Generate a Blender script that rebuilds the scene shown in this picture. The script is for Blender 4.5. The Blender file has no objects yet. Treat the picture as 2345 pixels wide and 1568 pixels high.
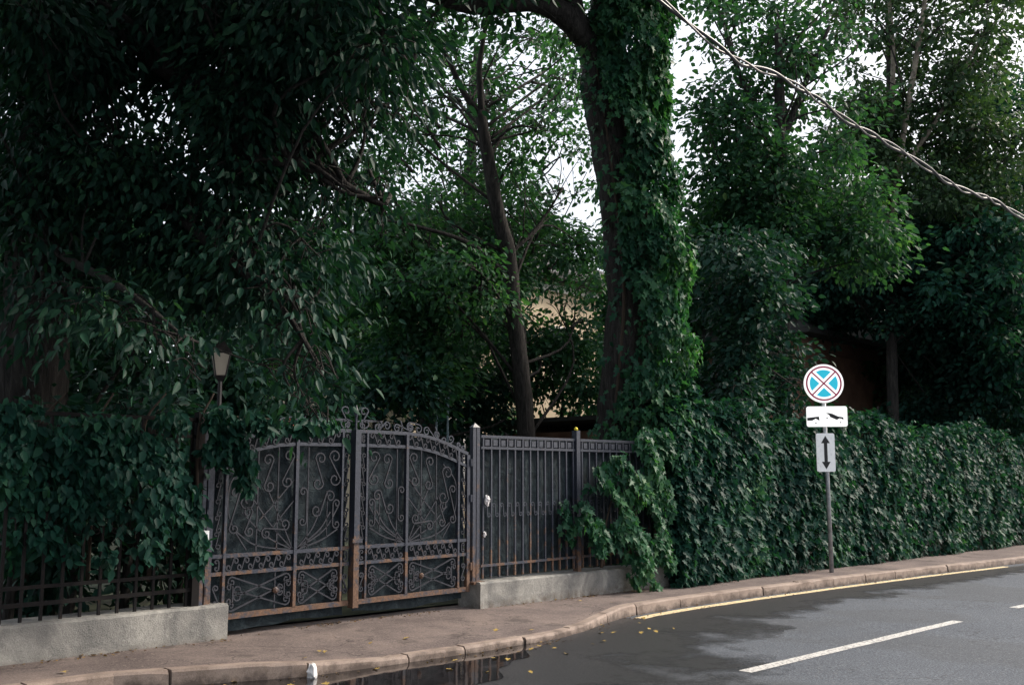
import bpy, math, random
import numpy as np
from mathutils import Vector, Matrix
random.seed(7); RNG = np.random.default_rng(11)
SC = bpy.context.scene; COL = SC.collection

# ------------------------------------------------------------------ camera, sky, sun, exposure
F_PX = 2345*35/36; CX, CY = 1172.5, 784.0
AZ = math.radians(43.3); PITCH = math.atan(301/F_PX); EYE = np.array([0, 0, 1.47])
cam = bpy.data.objects.new('camera', bpy.data.cameras.new('camera')); COL.objects.link(cam)
cam.data.lens = 35; cam.data.sensor_width = 36; cam.data.clip_end = 2000
cam.location = EYE; cam.rotation_euler = (math.pi/2+PITCH, 0, AZ-math.pi/2)
SC.camera = cam
SUN_AZ = math.radians(-27); SUN_EL = math.radians(40)        # direction to the sun, measured from +X (along the street)
w = bpy.data.worlds.new('World'); SC.world = w; w.use_nodes = True
nt = w.node_tree; sky = nt.nodes.new('ShaderNodeTexSky'); sky.sky_type = 'NISHITA'
sky.sun_disc = False; sky.sun_elevation = SUN_EL; sky.sun_rotation = math.pi/2-SUN_AZ
sky.air_density = 0.8; sky.dust_density = 10.0; sky.ozone_density = 1.0
veil = nt.nodes.new('ShaderNodeMix'); veil.data_type = 'RGBA'; veil.inputs[0].default_value = .5      # thin even cloud over the whole sky
veil.inputs[7].default_value = (7.4, 7.8, 8.3, 1); nt.links.new(sky.outputs[0], veil.inputs[6])
nt.links.new(veil.outputs[2], nt.nodes['Background'].inputs[0]); nt.nodes['Background'].inputs[1].default_value = 0.15
sl = bpy.data.lights.new('sun', 'SUN'); sun = bpy.data.objects.new('sun', sl); COL.objects.link(sun)
sl.energy = 2.3; sl.angle = math.radians(8); sl.color = (1.0, 0.92, 0.81)
sd = Vector((math.cos(SUN_AZ)*math.cos(SUN_EL), math.sin(SUN_AZ)*math.cos(SUN_EL), math.sin(SUN_EL)))
sun.rotation_euler = sd.to_track_quat('Z', 'Y').to_euler(); sun.location = (0, 0, 30)
SC.view_settings.view_transform = 'Standard'; SC.view_settings.look = 'None'
SC.view_settings.exposure = 0.65; SC.view_settings.gamma = 1

# ------------------------------------------------------------------ helpers
FWD = np.array([math.cos(AZ)*math.cos(PITCH), math.sin(AZ)*math.cos(PITCH), math.sin(PITCH)])
RGT = np.array([math.sin(AZ), -math.cos(AZ), 0]); UPV = np.cross(RGT, FWD)
def at(x, y, d): return EYE + d*(FWD + RGT*(x-CX)/F_PX + UPV*(CY-y)/F_PX)
def proj(P):
    q = np.asarray(P)-EYE; z = q@FWD
    return CX+F_PX*(q@RGT)/z, CY-F_PX*(q@UPV)/z, z
def gz(X): return -0.012*(X-7.5)                       # the street falls gently along X
def V3(p): return (float(p[0]), float(p[1]), float(p[2]))

def mesh(name, v, f, mat=None, smooth=False):
    m = bpy.data.meshes.new(name); m.from_pydata([V3(p) for p in v], [], [tuple(int(i) for i in q) for q in f])
    if mat: m.materials.append(mat)
    if smooth: m.polygons.foreach_set('use_smooth', [True]*len(m.polygons))
    m.update(); return m
def link(name, m, parent=None, kind=None):
    o = bpy.data.objects.new(name, m); COL.objects.link(o)
    if parent:
        o.parent = parent; o.matrix_parent_inverse = Matrix.Translation(parent_loc(parent)).inverted()
    if kind: o['kind'] = kind
    return o
def parent_loc(p):
    l = Vector(p.location)
    return l                                            # every parent sits at top level or has zero offset
def tag(o, label, cat, group=None):
    o['label'] = label; o['category'] = cat
    if group: o['group'] = group
    return o
def thing(name, label, cat, loc, group=None):
    return tag2(bpy.data.objects.new(name, None), loc, label, cat, group)
def tag2(o, loc, label, cat, group):
    COL.objects.link(o); o.location = V3(loc); o.empty_display_size = .2
    return tag(o, label, cat, group)
class MB:
    def __init__(s): s.v = []; s.f = []
    def add(s, v, f):
        n = len(s.v); s.v += [V3(p) for p in v]; s.f += [tuple(i+n for i in q) for q in f]; return s
    def box(s, x0, x1, y0, y1, z0, z1):
        return s.add([(x0,y0,z0),(x1,y0,z0),(x1,y1,z0),(x0,y1,z0),(x0,y0,z1),(x1,y0,z1),(x1,y1,z1),(x0,y1,z1)],
                     [(0,3,2,1),(4,5,6,7),(0,1,5,4),(1,2,6,5),(2,3,7,6),(3,0,4,7)])
    def tube(s, P, R, n=8, cap=True, jit=0):
        P = [Vector(V3(p)) for p in P]; k = len(P)
        if not hasattr(R, '__len__'): R = [R]*k
        ref = Vector((0.31, .87, .1)); vs = []
        t0 = (P[1]-P[0]).normalized(); a = t0.cross(ref).normalized()
        for i in range(k):
            t = (P[min(i+1,k-1)]-P[max(i-1,0)])
            t = t.normalized() if t.length > 1e-9 else t0
            a = (a-t*a.dot(t)); a = a.normalized() if a.length > 1e-6 else t.orthogonal().normalized(); b = t.cross(a)
            for j in range(n):
                an = 2*math.pi*j/n; r = R[i]*(1+(random.uniform(-jit, jit) if jit else 0))
                vs.append(P[i]+(a*math.cos(an)+b*math.sin(an))*r)
        fs = [(i*n+j, i*n+(j+1)%n, (i+1)*n+(j+1)%n, (i+1)*n+j) for i in range(k-1) for j in range(n)]
        if cap: fs += [tuple(range(n-1,-1,-1)), tuple(range((k-1)*n, k*n))]
        return s.add(vs, fs)
    def prism(s, pts, y0, y1):                          # outline in X-Z, extruded along Y
        n = len(pts)
        return s.add([(p[0],y0,p[1]) for p in pts]+[(p[0],y1,p[1]) for p in pts],
                     [tuple(range(n)), tuple(range(2*n-1,n-1,-1))]+[(i,i+n,(i+1)%n+n,(i+1)%n) for i in range(n)])
    def mesh(s, name, mat, smooth=False): return mesh(name, s.v, s.f, mat, smooth)
    def build(s, name, mat, parent=None, smooth=False, kind=None): return link(name, s.mesh(name, mat, smooth), parent, kind)

def catmull(P, k=6):
    P = [np.array(p, float) for p in P]; P = [2*P[0]-P[1]]+P+[2*P[-1]-P[-2]]; out = []
    for i in range(1, len(P)-2):
        for j in range(k):
            t = j/k; a, b, c, d = P[i-1], P[i], P[i+1], P[i+2]
            out.append(.5*((2*b)+(c-a)*t+(2*a-5*b+4*c-d)*t*t+(3*b-a-3*c+d)*t**3))
    return out+[P[-2]]
def interp(xs, ys): return lambda x: float(np.interp(x, xs, ys))

# ------------------------------------------------------------------ materials
def mat(name, col=(.5,.5,.5), rough=.7, spec=.5, metal=0):
    m = bpy.data.materials.new(name); m.use_nodes = True
    b = m.node_tree.nodes['Principled BSDF']
    b.inputs['Base Color'].default_value = (*col, 1); b.inputs['Roughness'].default_value = rough
    b.inputs['Specular IOR Level'].default_value = spec; b.inputs['Metallic'].default_value = metal
    return m
def N(m, t): return m.node_tree.nodes.new(t)
def L(m, a, b): m.node_tree.links.new(a, b)
def ramp(m, fac, stops):
    r = N(m, 'ShaderNodeValToRGB'); e = r.color_ramp.elements
    while len(e) < len(stops): e.new(.5)
    for i, (p, c) in enumerate(stops): e[i].position = p; e[i].color = (*c, 1)
    L(m, fac, r.inputs[0]); return r.outputs[0]
def noise(m, scale, detail=4, rough=.6, vec=None, dist=0):
    n = N(m, 'ShaderNodeTexNoise'); n.inputs['Scale'].default_value = scale; n.inputs['Detail'].default_value = detail
    n.inputs['Roughness'].default_value = rough; n.inputs['Distortion'].default_value = dist
    if vec is None:
        g = N(m, 'ShaderNodeNewGeometry'); vec = g.outputs['Position']
    L(m, vec, n.inputs['Vector']); return n.outputs['Fac']
def mix(m, fac, a, b, mode='MIX'):
    x = N(m, 'ShaderNodeMix'); x.data_type = 'RGBA'; x.blend_type = mode
    for s, v in ((x.inputs[0], fac), (x.inputs[6], a), (x.inputs[7], b)):
        if hasattr(v, 'is_linked'): L(m, v, s)
        else: s.default_value = v if isinstance(v, (int, float)) else (*v, 1)
    return x.outputs[2]
def math_(m, op, a, b=0, c=0):
    x = N(m, 'ShaderNodeMath'); x.operation = op
    for i, v in enumerate((a, b, c)):
        if hasattr(v, 'is_linked'): L(m, v, x.inputs[i])
        else: x.inputs[i].default_value = v
    return x.outputs[0]
def bump(m, h, dist=.01, strength=.6):
    b = N(m, 'ShaderNodeBump'); b.inputs['Distance'].default_value = dist; b.inputs['Strength'].default_value = strength
    L(m, h, b.inputs['Height']); L(m, b.outputs[0], m.node_tree.nodes['Principled BSDF'].inputs['Normal'])
def BS(m): return m.node_tree.nodes['Principled BSDF'].inputs

def leaf_mat(name, stops, trans=.3, rough=.42, spec=.5):
    m = mat(name, rough=rough, spec=spec)
    a = N(m, 'ShaderNodeAttribute'); a.attribute_name = 'rnd'
    c = ramp(m, a.outputs['Fac'], stops); L(m, c, BS(m)['Base Color'])
    t = N(m, 'ShaderNodeBsdfTranslucent')
    tc = mix(m, 1.0, c, (1.3, 1.5, .55), 'MULTIPLY'); L(m, tc, t.inputs[0])
    x = N(m, 'ShaderNodeMixShader'); x.inputs[0].default_value = trans
    L(m, m.node_tree.nodes['Principled BSDF'].outputs[0], x.inputs[1]); L(m, t.outputs[0], x.inputs[2])
    L(m, x.outputs[0], m.node_tree.nodes['Material Output'].inputs[0]); return m
M_LIME = leaf_mat('lime_leaf', [(0,(.006,.025,.019)),(.55,(.013,.047,.034)),(.85,(.026,.08,.044)),(1,(.07,.14,.045))], spec=.16, trans=.25, rough=.5)
M_IVY = leaf_mat('creeper_leaf', [(0,(.005,.027,.023)),(.5,(.013,.058,.044)),(.8,(.03,.1,.062)),(.95,(.075,.18,.075)),(1,(.16,.22,.07))], spec=.13, rough=.48, trans=.3)
M_IVYT = leaf_mat('trunk_ivy_leaf', [(0,(.008,.04,.026)),(.45,(.022,.085,.05)),(.8,(.05,.145,.066)),(.95,(.1,.215,.075)),(1,(.19,.27,.08))], spec=.18, rough=.45, trans=.35)
M_GREEN = leaf_mat('garden_leaf', [(0,(.014,.046,.03)),(.55,(.03,.09,.05)),(.85,(.058,.145,.065)),(1,(.13,.21,.07))], spec=.16, trans=.4, rough=.5)
M_DARK = leaf_mat('shrub_leaf', [(0,(.007,.028,.022)),(.6,(.015,.054,.041)),(1,(.04,.1,.055))], spec=.14, trans=.25, rough=.5)
M_PALE = leaf_mat('poplar_leaf', [(0,(.026,.055,.032)),(.6,(.045,.088,.046)),(1,(.09,.14,.06))], spec=.2, trans=.35)

M_BARK = mat('bark', rough=.9, spec=.2)
_g = N(M_BARK, 'ShaderNodeNewGeometry'); _mp = N(M_BARK, 'ShaderNodeMapping'); _mp.inputs['Scale'].default_value = (9, 9, 1.6)
L(M_BARK, _g.outputs['Position'], _mp.inputs[0])
_n = noise(M_BARK, 2.2, 6, .65, _mp.outputs[0], .6)
L(M_BARK, ramp(M_BARK, _n, [(.3,(.01,.0095,.0095)),(.52,(.034,.031,.029)),(.75,(.075,.069,.062))]), BS(M_BARK)['Base Color'])
bump(M_BARK, _n, .04, 1)
M_STEM = mat('pale_bark', (.2,.17,.14), .85)
L(M_STEM, ramp(M_STEM, noise(M_STEM, 9, 4), [(.35,(.1,.08,.065)),(.65,(.3,.26,.2))]), BS(M_STEM)['Base Color'])
M_VINE = mat('vine_wood', (.05,.035,.025), .9)

M_ROAD = mat('asphalt', rough=.85, spec=.3)
_f = noise(M_ROAD, 62, 5, .85); _l = noise(M_ROAD, .7, 5, .6); _s = noise(M_ROAD, 38, 3, .6)
_c = mix(M_ROAD, .55, ramp(M_ROAD, _f, [(.4,(.02,.025,.034)),(.5,(.072,.083,.102)),(.58,(.24,.265,.3))]), ramp(M_ROAD, _l, [(.3,(.047,.055,.07)),(.7,(.082,.093,.112))]))
_v = N(M_ROAD, 'ShaderNodeTexVoronoi'); _v.feature = 'DISTANCE_TO_EDGE'; _v.inputs['Scale'].default_value = .55
_gp = N(M_ROAD, 'ShaderNodeNewGeometry'); _wa = N(M_ROAD, 'ShaderNodeVectorMath'); _wa.operation = 'ADD'; _nz = N(M_ROAD, 'ShaderNodeTexNoise'); _nz.inputs['Scale'].default_value = 2.2; _nz.inputs['Detail'].default_value = 6
L(M_ROAD, _gp.outputs['Position'], _nz.inputs['Vector']); L(M_ROAD, _gp.outputs['Position'], _wa.inputs[0]); L(M_ROAD, _nz.outputs['Color'], _wa.inputs[1]); L(M_ROAD, _wa.outputs[0], _v.inputs['Vector'])
_cr = math_(M_ROAD, 'MULTIPLY', ramp(M_ROAD, _v.outputs['Distance'], [(0,(1,1,1)),(.006,(0,0,0))]), ramp(M_ROAD, noise(M_ROAD, .5, 2), [(.45,(0,0,0)),(.6,(1,1,1))]))
_c = mix(M_ROAD, math_(M_ROAD, 'MULTIPLY', _cr, .7), _c, (.02,.02,.022))
_c = mix(M_ROAD, math_(M_ROAD, 'MULTIPLY', ramp(M_ROAD, noise(M_ROAD, .35, 3, .5), [(.5,(0,0,0)),(.56,(1,1,1))]), .35), _c, (.045,.047,.05))
_c = mix(M_ROAD, ramp(M_ROAD, noise(M_ROAD, 30, 2, .5), [(.62,(0,0,0)),(.72,(.5,.5,.5))]), _c, (.2,.2,.2))
L(M_ROAD, _c, BS(M_ROAD)['Base Color']); bump(M_ROAD, math_(M_ROAD, 'ADD', _f, math_(M_ROAD, 'MULTIPLY', _s, .6)), .006, .7)
M_PAVE = mat('pavement_asphalt', rough=.9, spec=.25)
_f = noise(M_PAVE, 62, 5, .85); _l = noise(M_PAVE, 1.1, 6, .65, dist=.4)
_c = mix(M_PAVE, .6, ramp(M_PAVE, _f, [(.38,(.048,.036,.036)),(.5,(.14,.107,.104)),(.62,(.31,.24,.225))]), ramp(M_PAVE, _l, [(.32,(.06,.052,.05)),(.5,(.14,.118,.11)),(.68,(.24,.195,.17))]))
_v = N(M_PAVE, 'ShaderNodeTexVoronoi'); _v.feature = 'DISTANCE_TO_EDGE'; _v.inputs['Scale'].default_value = .8
_gp = N(M_PAVE, 'ShaderNodeNewGeometry'); _wa = N(M_PAVE, 'ShaderNodeVectorMath'); _wa.operation = 'ADD'; _nz = N(M_PAVE, 'ShaderNodeTexNoise'); _nz.inputs['Scale'].default_value = 2.5; _nz.inputs['Detail'].default_value = 6
L(M_PAVE, _gp.outputs['Position'], _nz.inputs['Vector']); L(M_PAVE, _gp.outputs['Position'], _wa.inputs[0]); L(M_PAVE, _nz.outputs['Color'], _wa.inputs[1]); L(M_PAVE, _wa.outputs[0], _v.inputs['Vector'])
_cr = ramp(M_PAVE, _v.outputs['Distance'], [(0,(.8,.8,.8)),(.009,(0,0,0))])
_c = mix(M_PAVE, _cr, _c, (.035,.03,.028))
_c = mix(M_PAVE, ramp(M_PAVE, noise(M_PAVE, 26, 3, .6), [(.6,(0,0,0)),(.72,(.6,.6,.6))]), _c, (.3,.25,.22))
_c = mix(M_PAVE, ramp(M_PAVE, noise(M_PAVE, 2.4, 5, .7), [(.56,(0,0,0)),(.66,(.65,.65,.65))]), _c, (.06,.05,.047))
L(M_PAVE, _c, BS(M_PAVE)['Base Color']); bump(M_PAVE, math_(M_PAVE, 'ADD', _f, _l), .006, .6)
M_KERB = mat('kerb_concrete', rough=.85, spec=.3)
_f = noise(M_KERB, 120, 3, .7); _l = noise(M_KERB, 3.2, 5, .65)
L(M_KERB, mix(M_KERB, .5, ramp(M_KERB, _f, [(.3,(.16,.12,.1)),(.7,(.36,.29,.25))]), ramp(M_KERB, _l, [(.34,(.1,.075,.062)),(.48,(.26,.205,.175)),(.65,(.38,.31,.265))])), BS(M_KERB)['Base Color'])
bump(M_KERB, _f, .004, .6)
_gk = N(M_KERB, 'ShaderNodeNewGeometry'); _sk = N(M_KERB, 'ShaderNodeSeparateXYZ'); L(M_KERB, _gk.outputs['Position'], _sk.inputs[0])
_hk = math_(M_KERB, 'ADD', math_(M_KERB, 'MULTIPLY_ADD', _sk.outputs[0], .012, -.09), _sk.outputs[2])          # height above the pavement
_dk = math_(M_KERB, 'ADD', math_(M_KERB, 'MULTIPLY', _hk, -7), math_(M_KERB, 'MULTIPLY_ADD', noise(M_KERB, 7, 6, .7), 2.2, -1.15))
_prev = BS(M_KERB)['Base Color'].links[0].from_socket
L(M_KERB, mix(M_KERB, ramp(M_KERB, _dk, [(.25,(0,0,0)),(.75,(.85,.85,.85))]), _prev, (.075,.058,.05)), BS(M_KERB)['Base Color'])
M_CONC = mat('old_concrete', rough=.9, spec=.25)
_f = noise(M_CONC, 110, 3, .7); _l = noise(M_CONC, 2.6, 7, .7, dist=.8); _k = noise(M_CONC, 9, 5, .7)
_c = mix(M_CONC, .45, ramp(M_CONC, _f, [(.3,(.14,.135,.13)),(.7,(.33,.32,.3))]), ramp(M_CONC, _l, [(.36,(.07,.075,.078)),(.48,(.18,.18,.172)),(.62,(.42,.41,.375))]))
_g2 = N(M_CONC, 'ShaderNodeNewGeometry'); _sx = N(M_CONC, 'ShaderNodeSeparateXYZ'); L(M_CONC, _g2.outputs['Position'], _sx.inputs[0])
_low = math_(M_CONC, 'MULTIPLY', ramp(M_CONC, _sx.outputs[2], [(.0,(1,1,1)),(.09,(0,0,0))]), ramp(M_CONC, _k, [(.4,(0,0,0)),(.6,(1,1,1))]))
_c = mix(M_CONC, math_(M_CONC,'MULTIPLY',_low,.6), _c, (.09,.06,.04)); L(M_CONC, _c, BS(M_CONC)['Base Color'])
bump(M_CONC, math_(M_CONC, 'ADD', _f, math_(M_CONC, 'MULTIPLY', _k, 2)), .008, .7)

M_IRON = mat('painted_iron', rough=.5, spec=.5)
_g3 = N(M_IRON, 'ShaderNodeNewGeometry'); _sz = N(M_IRON, 'ShaderNodeSeparateXYZ'); L(M_IRON, _g3.outputs['Position'], _sz.inputs[0])
_rn = noise(M_IRON, 6.5, 6, .7, dist=.5); _rf = noise(M_IRON, 45, 4, .7)
_h = ramp(M_IRON, math_(M_IRON, 'DIVIDE', _sz.outputs[2], 2.2), [(.06,(.27,.27,.27)),(.35,(.14,.14,.14)),(.5,(.04,.04,.04)),(1,(0,0,0))])
_ru = ramp(M_IRON, math_(M_IRON, 'ADD', _rn, _h), [(.645,(0,0,0)),(.76,(1,1,1))])
_paint = ramp(M_IRON, _rf, [(.3,(.018,.023,.036)),(.7,(.047,.054,.078))])
_rust = ramp(M_IRON, _rf, [(.3,(.07,.042,.03)),(.7,(.18,.1,.062))])
L(M_IRON, mix(M_IRON, _ru, _paint, _rust), BS(M_IRON)['Base Color'])
L(M_IRON, math_(M_IRON, 'MULTIPLY_ADD', _ru, .35, .45), BS(M_IRON)['Roughness']); bump(M_IRON, _rf, .003, .7)
M_IRON2 = mat('scroll_iron', rough=.7, spec=.25)
L(M_IRON2, ramp(M_IRON2, noise(M_IRON2, 11, 6, .7), [(.3,(.02,.022,.03)),(.62,(.045,.048,.06)),(.74,(.1,.06,.042))]), BS(M_IRON2)['Base Color'])
M_IRONSHADE = mat('old_shaded_iron', rough=.8, spec=.2)  # old iron, its colour also darkened for the shade under the creeper
L(M_IRONSHADE, ramp(M_IRONSHADE, noise(M_IRONSHADE, 8, 6, .7), [(.35,(.006,.006,.007)),(.6,(.012,.01,.01)),(.75,(.05,.03,.02))]), BS(M_IRONSHADE)['Base Color'])
M_SHEET = mat('backing_sheet', rough=.75, spec=.2)
_n1 = noise(M_SHEET, 7, 5, .65, dist=1.2); _n2 = noise(M_SHEET, 90, 2)
L(M_SHEET, mix(M_SHEET, .3, ramp(M_SHEET, _n1, [(.34,(.005,.01,.014)),(.5,(.015,.026,.034)),(.66,(.04,.06,.068))]), ramp(M_SHEET, _n2, [(.3,(.006,.01,.013)),(.7,(.03,.037,.04))])), BS(M_SHEET)['Base Color'])
bump(M_SHEET, _n1, .05, .5)
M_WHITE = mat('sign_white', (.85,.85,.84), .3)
for _m, _c, _e in ((M_WHITE, (1,.99,.95), .5),):               # glow added to the unlit upper plates, standing in for returned flash
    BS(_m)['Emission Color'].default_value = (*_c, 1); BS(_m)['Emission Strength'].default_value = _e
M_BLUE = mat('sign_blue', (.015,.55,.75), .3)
BS(M_BLUE)['Emission Color'].default_value = (.02,.7,.9,1); BS(M_BLUE)['Emission Strength'].default_value = .22  # same added glow on the blue fields, which give no light
M_RED = mat('sign_red', (.5,.008,.09), .3)
M_BLACK = mat('sign_black', (.01,.01,.01), .4)
M_GALV = mat('galvanised_steel', (.2,.21,.22), .5, metal=.5)
L(M_GALV, ramp(M_GALV, noise(M_GALV, 14, 5), [(.3,(.2,.21,.22)),(.7,(.42,.43,.45))]), BS(M_GALV)['Base Color'])
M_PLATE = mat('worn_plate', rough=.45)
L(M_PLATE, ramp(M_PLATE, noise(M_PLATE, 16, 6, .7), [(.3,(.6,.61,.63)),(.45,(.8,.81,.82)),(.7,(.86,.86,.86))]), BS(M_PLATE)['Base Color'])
BS(M_PLATE)['Emission Color'].default_value = (1,1,1,1); BS(M_PLATE)['Emission Strength'].default_value = .1  # faint added glow; arrow plate and call box case are not lit
def worn_paint(name, col, under=(.06,.06,.065), lo=.33, hi=.42):
    m = mat(name, rough=.8); n = noise(m, 34, 6, .75); n2 = noise(m, 150, 3, .7)
    L(m, mix(m, ramp(m, math_(m,'MULTIPLY_ADD', n2, .25, math_(m,'MULTIPLY', n, .85)), [(lo,(0,0,0)),(hi,(1,1,1))]), under, col), BS(m)['Base Color']); return m
M_PAINTW = worn_paint('road_paint_white', (.55,.54,.52), lo=.45, hi=.56); M_PAINTY = worn_paint('road_paint_yellow', (.7,.56,.33), lo=.43, hi=.55)
M_WATER = mat('gutter_water', (.012,.011,.012), .05, .5)
L(M_WATER, math_(M_WATER, 'MULTIPLY_ADD', noise(M_WATER, 9, 4), .12, .0), BS(M_WATER)['Roughness'])
bump(M_WATER, noise(M_WATER, 5, 2), .004, .25)
M_DAMP = mat('damp_asphalt', (.022,.022,.025), .42, .5); bump(M_DAMP, noise(M_DAMP, 160, 3, .7), .005, .5)
_a = N(M_DAMP, 'ShaderNodeAttribute'); _a.attribute_name = 'wet'
_w = math_(M_DAMP, 'ADD', _a.outputs['Fac'], math_(M_DAMP, 'MULTIPLY_ADD', noise(M_DAMP, 1.2, 9, .66), 2.0, -1.0))
_w = ramp(M_DAMP, _w, [(.08,(0,0,0)),(.55,(1,1,1))]); _t = N(M_DAMP, 'ShaderNodeBsdfTransparent'); _x = N(M_DAMP, 'ShaderNodeMixShader')
L(M_DAMP, _w, _x.inputs[0]); L(M_DAMP, _t.outputs[0], _x.inputs[1]); L(M_DAMP, M_DAMP.node_tree.nodes['Principled BSDF'].outputs[0], _x.inputs[2]); L(M_DAMP, _x.outputs[0], M_DAMP.node_tree.nodes['Material Output'].inputs[0])
L(M_DAMP, ramp(M_DAMP, noise(M_DAMP, 62, 5, .85), [(.4,(.006,.006,.008)),(.5,(.02,.021,.024)),(.58,(.06,.062,.068))]), BS(M_DAMP)['Base Color'])
M_SOIL = mat('garden_soil', rough=1)
L(M_SOIL, ramp(M_SOIL, noise(M_SOIL, 4, 6), [(.3,(.02,.02,.012)),(.6,(.04,.05,.022)),(.8,(.07,.06,.04))]), BS(M_SOIL)['Base Color'])
M_WALL = mat('cream_render', rough=.9)
L(M_WALL, ramp(M_WALL, noise(M_WALL, 1.4, 6), [(.3,(.5,.4,.28)),(.7,(.66,.55,.4))]), BS(M_WALL)['Base Color'])
M_BROWN = mat('brown_plaster', rough=.9)
L(M_BROWN, ramp(M_BROWN, noise(M_BROWN, 3, 6), [(.3,(.13,.065,.045)),(.7,(.24,.13,.09))]), BS(M_BROWN)['Base Color'])
M_ROOF = mat('grey_roofing', (.045,.045,.045), .9); M_TRIM = mat('trim_white', (.7,.68,.64), .6)
M_GLASS = mat('dark_glass', (.02,.025,.03), .08); M_LAMP = mat('frosted_lamp_glass', (.62,.54,.44), .45)
M_LDARK = mat('lamp_iron', (.02,.018,.02), .5)
M_PAPER = mat('white_paper', (.72,.7,.7), .8); M_YLEAF = mat('fallen_yellow_leaf', (.36,.25,.06), .7)
M_YEL = mat('yellow_plastic', (.75,.62,.02), .35); M_PINK = mat('pink_petal', (.35,.06,.055), .7)
M_CABLE = mat('cable_sheath', (.04,.04,.045), .4); M_CABLE2 = mat('bare_conductor', (.16,.15,.155), .45, metal=.4)
M_BLUEP = mat('pale_blue_paint', (.22,.3,.34), .6)

# ------------------------------------------------------------------ foliage
def template(kind):
    if kind == 'hex':
        v = [(0,0),(.28,.3),(.22,.66),(0,1),(-.22,.66),(-.28,.3)]; f = [(0,1,2,3),(0,3,4,5)]; a = .336
    elif kind == 'ovate':
        v = [(0,0),(.14,.1),(.22,.32),(.16,.64),(0,1),(-.16,.64),(-.22,.32),(-.14,.1)]; f = [(0,1,2,3,4),(0,4,5,6,7)]; a = .28
    else:                                               # creeper: five lobes round a centre
        o = [(0,.02),(.16,-.1),(.42,.02),(.27,.27),(.52,.52),(.22,.54),(0,1),(-.22,.54),(-.52,.52),(-.27,.27),(-.42,.02),(-.16,-.1)]
        o = [(x*.82, y) for x, y in o]; v = [(0,.32)]+o; f = [(0,1+i,1+(i+1)%12) for i in range(12)]; a = .42
    return np.array([(x, y, .22*abs(x)-.14*y*y) for x, y in v]), f, a
TPL = {k: template(k) for k in ('hex', 'ovate', 'lobed')}
def unit(a): return a/np.maximum(np.linalg.norm(a, axis=-1, keepdims=True), 1e-9)
def frames(Y, Nn):
    Y = unit(Y); X = unit(np.cross(Y, Nn)); Z = np.cross(X, Y); return X, Y, Z
def leaf_mesh(name, P, Y, Nn, S, kind, m, rnd):
    t, f, _ = TPL[kind]; X, Y, Z = frames(Y, Nn); n = len(P); k = len(t)
    v = P[:,None,:]+S[:,None,None]*(t[None,:,0:1]*X[:,None]+t[None,:,1:2]*Y[:,None]+t[None,:,2:3]*Z[:,None])
    me = bpy.data.meshes.new(name); lens = np.array([len(q) for q in f]); flat = np.array([i for q in f for i in q])
    me.vertices.add(n*k); me.vertices.foreach_set('co', v.astype(np.float32).ravel())
    idx = (flat[None]+k*np.arange(n)[:,None]).ravel(); tot = np.tile(lens, n); st = np.concatenate([[0], np.cumsum(tot)[:-1]])
    me.loops.add(len(idx)); me.loops.foreach_set('vertex_index', idx.astype(np.int32))
    me.polygons.add(len(tot)); me.polygons.foreach_set('loop_start', st.astype(np.int32)); me.polygons.foreach_set('loop_total', tot.astype(np.int32))
    me.update(calc_edges=True)
    at_ = me.attributes.new('rnd', 'FLOAT', 'POINT'); at_.data.foreach_set('value', np.repeat(rnd, k).astype(np.float32))
    me.materials.append(m); return me
_single = {}
def single_leaf(kind, m, q):
    key = (kind, m.name, q)
    if key not in _single:
        _single[key] = leaf_mesh('leaf', np.zeros((1,3)), np.array([[0,1.,0]]), np.array([[0,0,1.]]), np.ones(1), kind, m, np.array([(q+.5)/8]))
    return _single[key]
def put_leaves(root, P, Y, Nn, S, kind, m, singles=0, name='leaves', loc=None):
    """leaves of one plant: the `singles` that show largest as objects of their own, the rest as one mesh"""
    rnd = np.clip(.62*RNG.beta(2.2, 2.2, len(P))+.38*(.5+.5*np.sin(P[:,0]*2.3+1.7*np.sin(P[:,2]*1.9+P[:,1]))*np.sin(P[:,2]*2.9+P[:,1]*1.7+.5)), 0, 1); keep = np.ones(len(P), bool)
    if singles:
        x, y, z = proj(P); s = S/np.maximum(z, .1); s[(x < 20)|(x > 2325)|(y < 20)|(y > 1550)|(z < .5)] = 0
        facing = np.abs(np.einsum('ij,ij->i', unit(Nn), unit(P-EYE))); s *= .4+.6*facing
        # only those that nothing of the same plant covers: nearest in each small cell of the view
        cell = {}
        for i in np.argsort(z):
            if s[i] > 0: cell.setdefault((int(x[i]//16), int(y[i]//16)), i)
        cand = np.array(list(cell.values()), int); cand = cand[np.argsort(-s[cand])][:singles]
        X_, Y_, Z_ = frames(Y, Nn)
        for i in cand:
            o = link('leaf', single_leaf(kind, m, int(rnd[i]*7.99)), root)
            o.matrix_basis = Matrix(((X_[i,0],Y_[i,0],Z_[i,0],0),(X_[i,1],Y_[i,1],Z_[i,1],0),(X_[i,2],Y_[i,2],Z_[i,2],0),(0,0,0,1))) @ Matrix.Scale(float(S[i]), 4)
            o.matrix_basis.translation = Vector(P[i]) if False else o.matrix_basis.translation
            o.location = V3(P[i])
        keep[cand] = False
    if keep.sum():
        link(name, leaf_mesh(name, P[keep], Y[keep], Nn[keep], S[keep], kind, m, rnd[keep]), root, 'stuff')
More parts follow.
